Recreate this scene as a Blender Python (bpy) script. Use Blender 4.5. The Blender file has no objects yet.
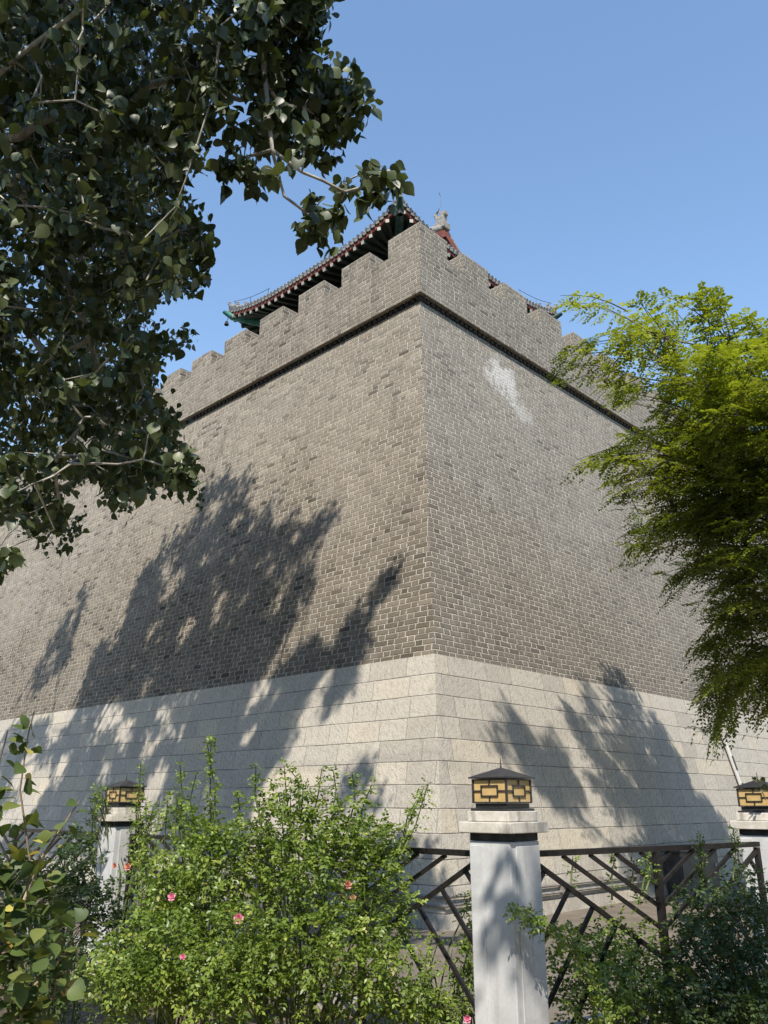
import bpy, math, random
import numpy as np
R = math.radians
rng = np.random.default_rng(7)
random.seed(7)
sc = bpy.context.scene
COL = sc.collection

# ------------------------------------------------------------------ camera, sky, sun, exposure
EYE = np.array([0.0, 0.0, 1.6]); PITCH = R(19.28); FPX = 828.0
cd = bpy.data.cameras.new('camera'); cam = bpy.data.objects.new('camera', cd); COL.objects.link(cam)
cam.location = EYE; cam.rotation_euler = (R(90) + PITCH, 0, 0)
cd.sensor_fit = 'VERTICAL'; cd.sensor_height = 36.0; cd.lens = 36.0 * FPX / 1024.0
cd.clip_end = 2000; cd.clip_start = 0.05
sc.camera = cam
SUN_EL = R(48.8)
SUN_DIR = np.array([0.09554, 0.65172, -0.75241])          # the way the light travels
world = bpy.data.worlds.new('World'); sc.world = world; world.use_nodes = True
wn = world.node_tree.nodes; wl = world.node_tree.links
sky = wn.new('ShaderNodeTexSky'); sky.sky_type = 'NISHITA'; sky.sun_disc = False
sky.sun_elevation = SUN_EL; sky.sun_rotation = math.atan2(-SUN_DIR[0], -SUN_DIR[1])
sky.altitude = 0; sky.air_density = 1.4; sky.dust_density = 0.0; sky.ozone_density = 3.5
wn['Background'].inputs[1].default_value = 0.15
wl.new(sky.outputs[0], wn['Background'].inputs[0])
sl = bpy.data.lights.new('sun', 'SUN'); so = bpy.data.objects.new('sun', sl); COL.objects.link(so)
sl.energy = 4.5; sl.angle = R(0.53); sl.color = (1.0, 0.93, 0.83)
from mathutils import Vector, Matrix
so.rotation_euler = Vector(SUN_DIR).to_track_quat('-Z', 'Y').to_euler(); so.location = (-2, -10, 20)
sc.view_settings.view_transform = 'Standard'; sc.view_settings.look = 'None'
sc.view_settings.exposure = 0.66; sc.view_settings.gamma = 1.0
sc.view_settings.use_curve_mapping = False

# ------------------------------------------------------------------ layout numbers (metres)
AZ = R(44.03)
D1 = np.array([-math.cos(AZ), math.sin(AZ), 0.0])          # along the wall running away to the left
D2 = np.array([math.sin(AZ), math.cos(AZ), 0.0])           # along the wall running away to the right
UP = np.array([0, 0, 1.0])
BASE = np.array([0.80, 11.97, 0.0]); T = 0.18; HS = 3.78; HC = 11.6; OV = 0.157
H_SILL = 12.86; H_TOP = 13.34
PIL = np.array([0.742, 5.5, 0.0])
G = np.array([math.sin(R(57)), math.cos(R(57)), 0.0])
cP, sP = math.cos(PITCH), math.sin(PITCH)
CR = np.array([[1, 0, 0], [0, sP, -cP], [0, cP, sP]])      # rows: right, down, forward

def W(u1, u2, h):
    return BASE + u1 * D1 + u2 * D2 + h * UP
def at(x, y, D):
    return EYE + CR.T @ np.array([(x - 384) / FPX, (y - 512) / FPX, 1.0]) * D
def atv(x, y, D):
    v = np.stack([(x - 384) / FPX, (y - 512) / FPX, np.ones_like(x)], 1) * np.asarray(D)[:, None]
    return EYE + v @ CR
def pix(P):
    q = (np.atleast_2d(P) - EYE) @ CR.T
    z = np.where(np.abs(q[:, 2]) < 1e-6, 1e-6, q[:, 2])
    return 384 + FPX * q[:, 0] / z, 512 + FPX * q[:, 1] / z, q[:, 2]
def inpoly(x, y, poly):
    x = np.asarray(x, float); y = np.asarray(y, float); r = np.zeros(x.shape, bool)
    n = len(poly)
    for i in range(n):
        x0, y0 = poly[i]; x1, y1 = poly[(i + 1) % n]
        c = ((y0 > y) != (y1 > y)) & (x < (x1 - x0) * (y - y0) / ((y1 - y0) or 1e-9) + x0)
        r ^= c
    return r
def unit(v):
    v = np.asarray(v, float)
    return v / np.maximum(np.linalg.norm(v, axis=-1, keepdims=True), 1e-9)

# ------------------------------------------------------------------ object helpers
def tag(o, label=None, cat=None, group=None, kind=None):
    if label: o['label'] = label
    if cat: o['category'] = cat
    if group: o['group'] = group
    if kind: o['kind'] = kind
    return o
def empty(name, loc, label, cat, group=None, rz=0.0):
    o = bpy.data.objects.new(name, None); COL.objects.link(o)
    o.location = loc; o.rotation_euler = (0, 0, rz); o.empty_display_size = 0.2
    return tag(o, label, cat, group)
def mesh_obj(name, V, F, mat, parent=None, uv=None, rnd=None, smooth=False, local=False):
    """V world-space vertices; a child keeps them through the inverse of its parent's placing"""
    V = np.asarray(V, float)
    me = bpy.data.meshes.new(name)
    if parent is not None and not local:
        M = parent_matrix(parent).inverted()
        A = np.array(M); V = V @ A[:3, :3].T + A[:3, 3]
    if isinstance(F, np.ndarray):
        n, k = F.shape
        me.vertices.add(len(V)); me.vertices.foreach_set('co', V.astype(np.float32).ravel())
        me.loops.add(n * k); me.loops.foreach_set('vertex_index', F.astype(np.int32).ravel())
        me.polygons.add(n); me.polygons.foreach_set('loop_start', np.arange(0, n * k, k, dtype=np.int32))
        me.polygons.foreach_set('loop_total', np.full(n, k, dtype=np.int32))
        me.update(calc_edges=True)
    else:
        me.from_pydata(V.tolist(), [], F); me.update()
    if uv is not None:
        l = me.uv_layers.new(name='UVMap'); l.data.foreach_set('uv', np.asarray(uv, np.float32).ravel())
    if rnd is not None:
        a = me.attributes.new('rnd', 'FLOAT', 'FACE'); a.data.foreach_set('value', np.asarray(rnd, np.float32))
    if smooth: me.polygons.foreach_set('use_smooth', np.ones(len(me.polygons), bool))
    me.materials.append(mat)
    o = bpy.data.objects.new(name, me); COL.objects.link(o)
    if parent is not None: o.parent = parent
    return o
def parent_matrix(p):
    m = Matrix.LocRotScale(p.location, p.rotation_euler, p.scale)
    return parent_matrix(p.parent) @ m if p.parent else m

class MB:
    """collects quads / tubes / boxes into one mesh"""
    def __init__(s): s.v = []; s.f = []; s.uv = []
    def face(s, pts, uv=None):
        b = len(s.v); s.v += [tuple(map(float, p)) for p in pts]; s.f.append(list(range(b, b + len(pts))))
        s.uv += list(uv) if uv is not None else [(0, 0)] * len(pts)
    def box(s, c, ax, ay, az, hx, hy, hz, uvscale=None, bev=0.0):
        c = np.asarray(c, float); ax, ay, az = map(np.asarray, (ax, ay, az))
        if bev > 0:
            s._bbox(c, ax, ay, az, hx, hy, hz, bev); return
        P = lambda i, j, k: c + ax * hx * i + ay * hy * j + az * hz * k
        for q in (((-1,-1,-1),(-1,1,-1),(1,1,-1),(1,-1,-1)), ((-1,-1,1),(1,-1,1),(1,1,1),(-1,1,1)),
                  ((-1,-1,-1),(1,-1,-1),(1,-1,1),(-1,-1,1)), ((1,1,-1),(-1,1,-1),(-1,1,1),(1,1,1)),
                  ((1,-1,-1),(1,1,-1),(1,1,1),(1,-1,1)), ((-1,1,-1),(-1,-1,-1),(-1,-1,1),(-1,1,1))):
            s.face([P(*t) for t in q])
    def _bbox(s, c, ax, ay, az, hx, hy, hz, b):
        import bmesh
        bm = bmesh.new(); bmesh.ops.create_cube(bm, size=2.0)
        for v in bm.verts: v.co = Vector((v.co.x * hx, v.co.y * hy, v.co.z * hz))
        bmesh.ops.bevel(bm, geom=list(bm.edges), offset=b, segments=2, affect='EDGES', profile=0.5)
        for f in bm.faces:
            s.face([c + ax * v.co.x + ay * v.co.y + az * v.co.z for v in f.verts])
        bm.free()
    def bar(s, p, q, w, h, up=UP):
        p = np.asarray(p, float); q = np.asarray(q, float); d = unit(q - p)
        sd = unit(np.cross(d, up)); u2 = np.cross(sd, d)
        s.box((p + q) / 2, d, sd, u2, np.linalg.norm(q - p) / 2, w / 2, h / 2)
    def tube(s, pts, rad, n=6, cap=True):
        pts = [np.asarray(p, float) for p in pts]
        if not hasattr(rad, '__len__'): rad = [rad] * len(pts)
        rings = []; ref = np.array([0.31, 0.17, 0.93])
        for i, p in enumerate(pts):
            d = unit(pts[min(i + 1, len(pts) - 1)] - pts[max(i - 1, 0)])
            a = unit(np.cross(d, ref)); b = np.cross(d, a)
            rings.append([p + rad[i] * (a * math.cos(2 * math.pi * k / n) + b * math.sin(2 * math.pi * k / n)) for k in range(n)])
        base = len(s.v)
        for r in rings: s.v += [tuple(p) for p in r]
        for i in range(len(rings) - 1):
            for k in range(n):
                k2 = (k + 1) % n
                s.f.append([base + i * n + k, base + i * n + k2, base + (i + 1) * n + k2, base + (i + 1) * n + k]); s.uv += [(0, 0)] * 4
        if cap:
            s.f.append([base + k for k in range(n)]); s.uv += [(0, 0)] * n
            s.f.append([base + (len(rings) - 1) * n + k for k in range(n)][::-1]); s.uv += [(0, 0)] * n
    def lathe(s, c, prof, n=12, ax=None):
        c = np.asarray(c, float); base = len(s.v)
        for r, z in prof:
            for k in range(n):
                a = 2 * math.pi * k / n; s.v.append((c[0] + r * math.cos(a), c[1] + r * math.sin(a), c[2] + z))
        for i in range(len(prof) - 1):
            for k in range(n):
                k2 = (k + 1) % n
                s.f.append([base + i * n + k, base + i * n + k2, base + (i + 1) * n + k2, base + (i + 1) * n + k]); s.uv += [(0, 0)] * 4
    def build(s, name, mat, parent=None, smooth=False, uv=False):
        return mesh_obj(name, np.array(s.v), s.f, mat, parent, uv=s.uv if uv else None, smooth=smooth)

# ------------------------------------------------------------------ node helpers
class NT:
    def __init__(s, name):
        s.m = bpy.data.materials.new(name); s.m.use_nodes = True
        s.t = s.m.node_tree; s.n = s.t.nodes; s.l = s.t.links
        s.bsdf = s.n['Principled BSDF']; s.out = s.n['Material Output']
    def set(s, inp, v):
        if isinstance(v, (int, float)): inp.default_value = v
        elif isinstance(v, (tuple, list)): inp.default_value = tuple(v) if len(v) == len(inp.default_value) else tuple(v) + (1,)
        else: s.l.new(v, inp)
    def math(s, op, a, b=None, c=None, clamp=False):
        n = s.n.new('ShaderNodeMath'); n.operation = op; n.use_clamp = clamp
        for i, v in enumerate((a, b, c)):
            if v is not None: s.set(n.inputs[i], v)
        return n.outputs[0]
    def uv(s):
        n = s.n.new('ShaderNodeUVMap'); n.uv_map = 'UVMap'; return n.outputs[0]
    def obj(s):
        return s.n.new('ShaderNodeTexCoord').outputs['Object']
    def geo(s):
        return s.n.new('ShaderNodeNewGeometry').outputs['Position']
    def sep(s, v):
        n = s.n.new('ShaderNodeSeparateXYZ'); s.l.new(v, n.inputs[0]); return n.outputs
    def comb(s, x, y=0.0, z=0.0):
        n = s.n.new('ShaderNodeCombineXYZ')
        for i, v in enumerate((x, y, z)): s.set(n.inputs[i], v)
        return n.outputs[0]
    def noise(s, v, scale, detail=4, rough=0.55, dist=0.0):
        n = s.n.new('ShaderNodeTexNoise'); s.l.new(v, n.inputs['Vector'])
        n.inputs['Scale'].default_value = scale; n.inputs['Detail'].default_value = detail
        n.inputs['Roughness'].default_value = rough; n.inputs['Distortion'].default_value = dist
        return n.outputs[0]
    def white(s, v):
        n = s.n.new('ShaderNodeTexWhiteNoise'); n.noise_dimensions = '3D'; s.l.new(v, n.inputs['Vector']); return n.outputs[0]
    def map(s, v, loc=(0,0,0), rot=(0,0,0), scale=(1,1,1)):
        n = s.n.new('ShaderNodeMapping'); s.l.new(v, n.inputs[0])
        n.inputs[1].default_value = loc; n.inputs[2].default_value = rot; n.inputs[3].default_value = scale
        return n.outputs[0]
    def range(s, v, a, b, c=0.0, d=1.0, smooth=True):
        n = s.n.new('ShaderNodeMapRange'); n.interpolation_type = 'SMOOTHSTEP' if smooth else 'LINEAR'
        s.set(n.inputs[0], v)
        for i, q in enumerate((a, b, c, d)): s.set(n.inputs[i + 1], q)
        return n.outputs[0]
    def ramp(s, v, stops):
        n = s.n.new('ShaderNodeValToRGB'); s.l.new(v, n.inputs[0]); e = n.color_ramp.elements
        while len(e) < len(stops): e.new(0.5)
        for k, (p, c) in enumerate(stops): e[k].position = p; e[k].color = tuple(c) + (1,)
        return n.outputs[0]
    def mix(s, f, a, b, mode='MIX'):
        n = s.n.new('ShaderNodeMix'); n.data_type = 'RGBA'; n.blend_type = mode
        s.set(n.inputs[0], f); s.set(n.inputs[6], a); s.set(n.inputs[7], b); return n.outputs[2]
    def bump(s, h, strength=0.3, dist=0.01):
        n = s.n.new('ShaderNodeBump'); s.l.new(h, n.inputs['Height'])
        n.inputs['Strength'].default_value = strength; n.inputs['Distance'].default_value = dist
        s.l.new(n.outputs[0], s.bsdf.inputs['Normal'])
    def done(s, col, rough=0.8, spec=0.3):
        s.set(s.bsdf.inputs['Base Color'], col); s.set(s.bsdf.inputs['Roughness'], rough)
        s.bsdf.inputs['Specular IOR Level'].default_value = spec
        return s.m

def brick_material():
    k = NT('grey city wall brick'); uv = k.uv(); x, y, _ = k.sep(uv)
    wob = k.noise(uv, 1.3, 2); y = k.math('ADD', y, k.math('MULTIPLY', k.math('SUBTRACT', wob, 0.5), 0.035))
    v = k.math('DIVIDE', y, 0.098); r = k.math('FLOOR', v); fv = k.math('FRACT', v)
    rr = k.white(k.comb(r, 3.7, 1.1))
    par = k.math('MULTIPLY', k.math('MODULO', k.math('ABSOLUTE', r), 2.0), 0.5)
    pu = k.math('ADD', k.math('ADD', k.math('DIVIDE', x, 0.455), par), k.math('MULTIPLY', rr, 0.22))
    cell = k.math('FLOOR', pu); fu = k.math('FRACT', pu)
    jit = k.math('MULTIPLY', k.math('SUBTRACT', k.white(k.comb(cell, r, 8.0)), 0.5), 0.06)
    fs = k.math('ADD', jit, 0.66)
    head = k.math('GREATER_THAN', fu, fs)
    du = k.math('MULTIPLY', k.math('MINIMUM', k.math('MINIMUM', fu, k.math('SUBTRACT', 1.0, fu)), k.math('ABSOLUTE', k.math('SUBTRACT', fu, fs))), 0.455)
    dv = k.math('MULTIPLY', k.math('MINIMUM', fv, k.math('SUBTRACT', 1.0, fv)), 0.098)
    fine = k.noise(uv, 22, 4, 0.65)
    d = k.math('MINIMUM', k.math('MULTIPLY', du, 0.72), k.math('MULTIPLY', dv, 1.02))
    d = k.math('ADD', d, k.math('MULTIPLY', k.math('SUBTRACT', fine, 0.5), 0.020))
    big = k.noise(uv, 0.45, 5, 0.6); mid = k.noise(uv, 2.2, 4, 0.6)
    wid = k.range(mid, 0.35, 0.7, 0.0085, 0.0130)
    mort = k.math('SUBTRACT', 1.0, k.range(d, k.math('MULTIPLY', wid, 0.65), wid))
    bed = k.math('LESS_THAN', k.math('MULTIPLY', dv, 1.02), k.math('MULTIPLY', du, 0.72))
    brk = k.range(k.noise(k.map(uv, scale=(1, 3.0, 1)), 3.4, 5, 0.7), 0.34, 0.62, 0.30, 1.0)
    mort = k.math('MULTIPLY', mort, k.math('ADD', k.math('SUBTRACT', 1.0, bed), k.math('MULTIPLY', bed, brk)))
    bid = k.white(k.comb(k.math('ADD', k.math('MULTIPLY', cell, 2.0), head), r, 0.5))
    bc = k.ramp(bid, [(0.0, (0.075, 0.064, 0.050)), (0.06, (0.150, 0.129, 0.101)), (0.25, (0.196, 0.170, 0.134)), (0.85, (0.240, 0.209, 0.166)), (1.0, (0.300, 0.262, 0.208))])
    bc = k.mix(0.55, bc, k.ramp(fine, [(0.3, (0.70, 0.69, 0.68)), (0.7, (1.22, 1.22, 1.22))]), 'MULTIPLY')
    bc = k.mix(k.math('MULTIPLY', k.range(big, 0.35, 0.7), 0.38), bc, (0.29, 0.258, 0.211))
    bc = k.mix(k.math('MULTIPLY', k.range(k.noise(uv, 0.9, 5, 0.7), 0.56, 0.75), 0.35), bc, (0.085, 0.078, 0.070))
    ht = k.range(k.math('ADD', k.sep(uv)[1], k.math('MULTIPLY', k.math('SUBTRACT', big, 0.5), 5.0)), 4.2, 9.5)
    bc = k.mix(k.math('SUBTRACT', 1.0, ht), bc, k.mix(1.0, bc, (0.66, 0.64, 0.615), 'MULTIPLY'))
    bc = k.mix(k.math('MULTIPLY', k.math('GREATER_THAN', x, 50.0), 0.35), bc, (0.185, 0.172, 0.152))  # right face greyed, putting its weaker sun partly into the colour
    mc = k.mix(mid, (0.34, 0.31, 0.26), (0.57, 0.528, 0.45))
    mc = k.mix(k.math('MULTIPLY', k.range(k.noise(uv, 5.0, 3), 0.5, 0.72), 0.55), mc, (0.20, 0.185, 0.165))
    col = k.mix(mort, bc, mc)
    run = k.noise(k.map(uv, scale=(1.6, 0.16, 1)), 2.2, 6, 0.7)     # rain runs and soot
    col = k.mix(k.math('MULTIPLY', k.range(run, 0.52, 0.72), 0.34), col, (0.070, 0.063, 0.054))
    col = k.mix(k.math('MULTIPLY', k.range(k.noise(k.map(uv, loc=(31, 7, 0), scale=(1.2, 0.5, 1)), 0.8, 7, 0.72), 0.54, 0.72), 0.33), col, (0.36, 0.34, 0.31))
    # a chalky lime bloom on one face, and a few faint ones elsewhere
    def bloom(loc, ang, lx, ly):
        q = k.map(k.comb(x, k.sep(uv)[1], 0.0), loc=(-loc[0], -loc[1], 0))
        q = k.map(q, rot=(0, 0, ang)); q = k.map(q, scale=(1 / lx, 1 / ly, 1))
        L = k.n.new('ShaderNodeVectorMath'); L.operation = 'LENGTH'; k.l.new(q, L.inputs[0])
        e = k.math('ADD', k.math('SUBTRACT', 1.0, L.outputs['Value']), k.math('MULTIPLY', k.math('SUBTRACT', k.noise(uv, 2.3, 9, 0.78), 0.5), 3.4))
        return k.range(k.math('SUBTRACT', e, k.math('MULTIPLY', k.range(L.outputs['Value'], 0.8, 1.5), 2.0)), 0.25, 0.75)
    b1 = bloom((104.7, 10.75), 0.0, 0.95, 0.85); b2 = bloom((105.25, 10.05), R(60), 0.55, 0.5)
    pale = k.math('MULTIPLY', k.math('MAXIMUM', b1, k.math('MULTIPLY', b2, 0.6)), k.range(fine, 0.25, 0.6, 0.45, 0.95))
    col = k.mix(pale, col, (0.50, 0.48, 0.445))
    k.bump(k.math('ADD', k.range(d, 0.0, 0.014), k.math('MULTIPLY', fine, 0.6)), 0.95, 0.016)
    return k.done(col, 0.92, 0.15)

def stone_material():
    k = NT('chiselled granite block'); uv = k.uv(); x, y, _ = k.sep(uv)
    y0 = k.math('ADD', y, k.math('MULTIPLY', k.math('SUBTRACT', k.noise(uv, 0.8, 2), 0.5), 0.03))
    v = k.math('DIVIDE', k.math('ADD', y0, 0.130), 0.332); r = k.math('FLOOR', v); fv = k.math('FRACT', v)
    r1 = k.white(k.comb(r, 1.3, 0.7)); r2 = k.white(k.comb(r, 9.1, 4.2))
    L = k.math('ADD', 1.0, k.math('MULTIPLY', r1, 0.9))
    pu = k.math('ADD', k.math('DIVIDE', x, L), k.math('MULTIPLY', r2, 5.0))
    cell = k.math('FLOOR', pu); fu = k.math('FRACT', pu)
    fs = k.math('ADD', 0.42, k.math('MULTIPLY', k.white(k.comb(cell, r, 2.0)), 0.25))
    half = k.math('GREATER_THAN', fu, fs)
    du = k.math('MULTIPLY', k.math('MINIMUM', k.math('MINIMUM', fu, k.math('SUBTRACT', 1.0, fu)), k.math('ABSOLUTE', k.math('SUBTRACT', fu, fs))), L)
    dv = k.math('MULTIPLY', k.math('MINIMUM', fv, k.math('SUBTRACT', 1.0, fv)), 0.332)
    bid = k.white(k.comb(k.math('ADD', k.math('MULTIPLY', cell, 2.0), half), r, 5.5))
    rot = k.map(uv, rot=(0, 0, R(38)), scale=(1, 1, 1)); rot = k.map(rot, scale=(1.0, 0.28, 1.0))
    ch = k.noise(rot, 27, 6, 0.75); grain = k.noise(uv, 44, 3, 0.7); mid = k.noise(uv, 1.7, 5, 0.65)
    bc = k.ramp(bid, [(0.0, (0.335, 0.307, 0.262)), (0.18, (0.380, 0.350, 0.300)), (0.78, (0.408, 0.375, 0.318)), (1.0, (0.445, 0.395, 0.312))])
    bc = k.mix(0.9, bc, k.ramp(ch, [(0.3, (0.50, 0.485, 0.465)), (0.45, (0.98, 0.98, 0.98)), (0.64, (1.22, 1.22, 1.22))]), 'MULTIPLY')
    bc = k.mix(0.65, bc, k.ramp(grain, [(0.3, (0.50, 0.50, 0.50)), (0.62, (1.28, 1.28, 1.28))]), 'MULTIPLY')
    bc = k.mix(k.math('MULTIPLY', k.range(mid, 0.5, 0.75), 0.3), bc, (0.29, 0.265, 0.225))
    grime = k.math('MULTIPLY', k.range(k.math('ADD', k.noise(k.map(uv, scale=(1, 0.35, 1)), 2.1, 6, 0.7), k.math('MULTIPLY', k.range(y, 0.0, 1.1), -0.22)), 0.36, 0.62), 0.42)
    bc = k.mix(grime, bc, (0.20, 0.178, 0.145))
    jw = k.range(k.noise(uv, 3.0, 3), 0.3, 0.7, 0.004, 0.010)
    jh = k.math('SUBTRACT', 1.0, k.range(dv, k.math('MULTIPLY', jw, 0.5), jw))
    jv = k.math('SUBTRACT', 1.0, k.range(du, 0.004, 0.009))
    col = k.mix(k.math('MULTIPLY', jh, k.range(k.noise(uv, 1.5, 4, 0.7), 0.3, 0.6, 0.45, 0.9)), bc, (0.12, 0.108, 0.092))
    col = k.mix(k.math('MULTIPLY', jv, 0.55), col, (0.20, 0.18, 0.152))
    j = k.math('MINIMUM', k.range(dv, 0.0, 0.012), k.range(du, 0.0, 0.01))
    k.bump(k.math('ADD', k.math('MULTIPLY', j, 1.2), k.math('ADD', k.math('MULTIPLY', ch, 0.9), k.math('MULTIPLY', grain, 0.3))), 0.6, 0.012)
    return k.done(col, 0.85, 0.2)

def plain(name, c, rough=0.7, var=0.25, scale=6.0, spec=0.3, metal=0.0, bump=0.0, c2=None):
    k = NT(name); g = k.obj(); n = k.noise(g, scale, 6, 0.65)
    lo = tuple(q * (1 - var) for q in c); hi = tuple(q * (1 + var) for q in c)
    col = k.mix(k.range(n, 0.3, 0.7), lo, hi)
    if c2: col = k.mix(k.range(k.noise(g, scale * 0.6, 5, 0.7), 0.55, 0.68), col, c2)
    k.bsdf.inputs['Metallic'].default_value = metal
    if bump: k.bump(k.noise(g, scale * 6, 4), bump, 0.01)
    return k.done(col, rough, spec)

def leaf_material(name, stops, trans, rough=0.45, spec=0.4, tf=0.35):
    k = NT(name)
    a = k.n.new('ShaderNodeAttribute'); a.attribute_name = 'rnd'
    col = k.ramp(a.outputs['Fac'], stops)
    gl = k.noise(k.obj(), 9.0, 2); col = k.mix(0.5, col, k.ramp(gl, [(0.3, (0.75, 0.75, 0.75)), (0.7, (1.2, 1.2, 1.2))]), 'MULTIPLY')
    k.done(col, rough, spec)
    tr = k.n.new('ShaderNodeBsdfTranslucent'); tc = k.mix(1.0, col, trans, 'MULTIPLY'); k.l.new(tc, tr.inputs[0])
    mx = k.n.new('ShaderNodeMixShader'); mx.inputs[0].default_value = tf
    k.l.new(k.bsdf.outputs[0], mx.inputs[1]); k.l.new(tr.outputs[0], mx.inputs[2])
    k.l.new(mx.outputs[0], k.out.inputs[0])
    return k.m

M = {}
M['brick'] = brick_material(); M['stone'] = stone_material()
M['shaded_brick'] = plain('brick darkened for overhang shade', (0.045, 0.042, 0.040), 0.9, 0.3, 8)  # brick darkened to paint the shade under the parapet overhang
M['deck'] = plain('deck paving', (0.25, 0.24, 0.22), 0.9, 0.2, 2)
M['tile'] = plain('grey roof tile', (0.20, 0.195, 0.185), 0.7, 0.3, 5)
M['fascia'] = plain('dull red paint', (0.22, 0.045, 0.035), 0.6, 0.25, 4)
M['red_tile'] = plain('red brown tile edge', (0.20, 0.062, 0.045), 0.7, 0.35, 9)
M['column'] = plain('dark red lacquer', (0.14, 0.030, 0.022), 0.4, 0.2, 3)
M['rafter'] = plain('dark green rafter paint', (0.035, 0.055, 0.045), 0.6, 0.3, 7)
M['white_end'] = plain('pale rafter end paint', (0.42, 0.39, 0.33), 0.7, 0.15, 9)
M['teal'] = plain('teal beam paint', (0.045, 0.19, 0.16), 0.6, 0.3, 6, c2=(0.22, 0.30, 0.28))
M['dark_teal'] = plain('dark teal paint', (0.022, 0.075, 0.065), 0.55, 0.5, 7, c2=(0.10, 0.10, 0.095))
M['bronze'] = plain('dark bronze', (0.05, 0.045, 0.035), 0.5, 0.2, 6, metal=0.6)
M['ornament'] = plain('weathered grey clay', (0.22, 0.205, 0.185), 0.9, 0.4, 14)
M['fence'] = plain('dark brown metal paint', (0.014, 0.012, 0.0115), 0.45, 0.35, 18, spec=0.4, c2=(0.027, 0.020, 0.017))
M['lamp_metal'] = plain('black lamp metal', (0.028, 0.026, 0.026), 0.42, 0.3, 20, spec=0.5)
M['conduit'] = plain('pale grey plastic', (0.58, 0.56, 0.52), 0.5, 0.1, 5)
M['pipe'] = plain('rusty grey pipe', (0.22, 0.20, 0.18), 0.7, 0.3, 6)
M['cabinet'] = plain('dark grey cabinet paint', (0.06, 0.06, 0.062), 0.5, 0.3, 6, c2=(0.10, 0.085, 0.07))
def marble():
    k = NT('stained white marble'); g = k.obj()
    st = k.noise(k.map(g, scale=(1, 1, 0.12)), 14, 5, 0.65); b = k.noise(g, 3.5, 6, 0.7); f = k.noise(g, 60, 3)
    col = k.mix(k.range(b, 0.35, 0.7), (0.43, 0.43, 0.425), (0.54, 0.54, 0.535))
    col = k.mix(k.math('MULTIPLY', k.range(st, 0.52, 0.72), 0.4), col, (0.30, 0.295, 0.285))
    col = k.mix(0.2, col, k.ramp(f, [(0.3, (0.8, 0.8, 0.8)), (0.7, (1.1, 1.1, 1.1))]), 'MULTIPLY')
    k.bump(k.math('ADD', b, k.math('MULTIPLY', f, 0.3)), 0.25, 0.01); return k.done(col, 0.6, 0.35)
M['marble'] = marble()
def capstone():
    k = NT('weathered cap stone'); g = k.obj()
    st = k.noise(k.map(g, scale=(1, 1, 0.3)), 11, 6, 0.7); b = k.noise(g, 6, 6, 0.75)
    col = k.mix(k.range(b, 0.35, 0.7), (0.44, 0.40, 0.34), (0.62, 0.59, 0.53))
    col = k.mix(k.math('MULTIPLY', k.range(st, 0.50, 0.64), 0.75), col, (0.24, 0.22, 0.19))
    k.bump(b, 0.4, 0.012); return k.done(col, 0.85, 0.2)
M['cap'] = capstone()
M['neck'] = plain('mortar neck darkened as cap shadow', (0.045, 0.046, 0.05), 0.9, 0.4, 12)  # stained mortar, darkened further to stand for the cap's shadow
def amber():
    k = NT('amber lamp pane'); g = k.obj(); n = k.noise(g, 9, 4, 0.6)
    col = k.mix(k.range(n, 0.3, 0.7), (0.62, 0.42, 0.16), (0.76, 0.58, 0.28))
    k.done(col, 0.3, 0.5)
    tr = k.n.new('ShaderNodeBsdfTranslucent'); tr.inputs[0].default_value = (0.85, 0.62, 0.25, 1)
    mx = k.n.new('ShaderNodeMixShader'); mx.inputs[0].default_value = 0.35
    k.l.new(k.bsdf.outputs[0], mx.inputs[1]); k.l.new(tr.outputs[0], mx.inputs[2]); k.l.new(mx.outputs[0], k.out.inputs[0])
    return k.m
M['amber'] = amber()
def bark(name, a, b):
    k = NT(name); g = k.obj(); n = k.noise(k.map(g, scale=(1, 1, 0.35)), 9, 6, 0.7)
    col = k.mix(k.range(n, 0.35, 0.65), a, b); k.bump(n, 0.5, 0.02); return k.done(col, 0.85, 0.2)
M['pale_bark'] = bark('pale poplar bark', (0.22, 0.20, 0.165), (0.46, 0.43, 0.36))
M['dark_bark'] = bark('dark locust bark', (0.055, 0.045, 0.036), (0.13, 0.11, 0.09))
M['stem'] = plain('green rose stem', (0.10, 0.13, 0.045), 0.6, 0.3, 10)
M['dry_stem'] = plain('dry brown stem', (0.26, 0.20, 0.13), 0.8, 0.3, 10)
M['poplar'] = leaf_material('poplar leaf', [(0, (0.028, 0.042, 0.014)), (0.45, (0.060, 0.080, 0.028)), (0.85, (0.105, 0.125, 0.052)), (0.95, (0.12, 0.140, 0.060)), (1, (0.13, 0.14, 0.05))], (1.3, 1.35, 0.45), 0.42, 0.42, 0.24)
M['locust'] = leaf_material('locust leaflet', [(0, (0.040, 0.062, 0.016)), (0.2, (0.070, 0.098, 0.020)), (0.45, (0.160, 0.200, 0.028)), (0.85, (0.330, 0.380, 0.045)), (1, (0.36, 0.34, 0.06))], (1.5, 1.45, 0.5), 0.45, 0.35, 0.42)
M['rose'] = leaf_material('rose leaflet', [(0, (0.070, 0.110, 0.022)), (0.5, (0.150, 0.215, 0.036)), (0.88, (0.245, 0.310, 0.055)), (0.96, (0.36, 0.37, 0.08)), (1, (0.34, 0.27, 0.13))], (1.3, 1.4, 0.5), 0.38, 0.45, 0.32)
M['shaded_rose'] = leaf_material('shaded rose leaflet', [(0, (0.026, 0.048, 0.016)), (0.6, (0.050, 0.082, 0.024)), (0.93, (0.085, 0.125, 0.034)), (1, (0.16, 0.15, 0.06))], (1.2, 1.3, 0.5), 0.42, 0.4, 0.28)  # rose leaf darkened for bushes that stand in shade
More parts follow.
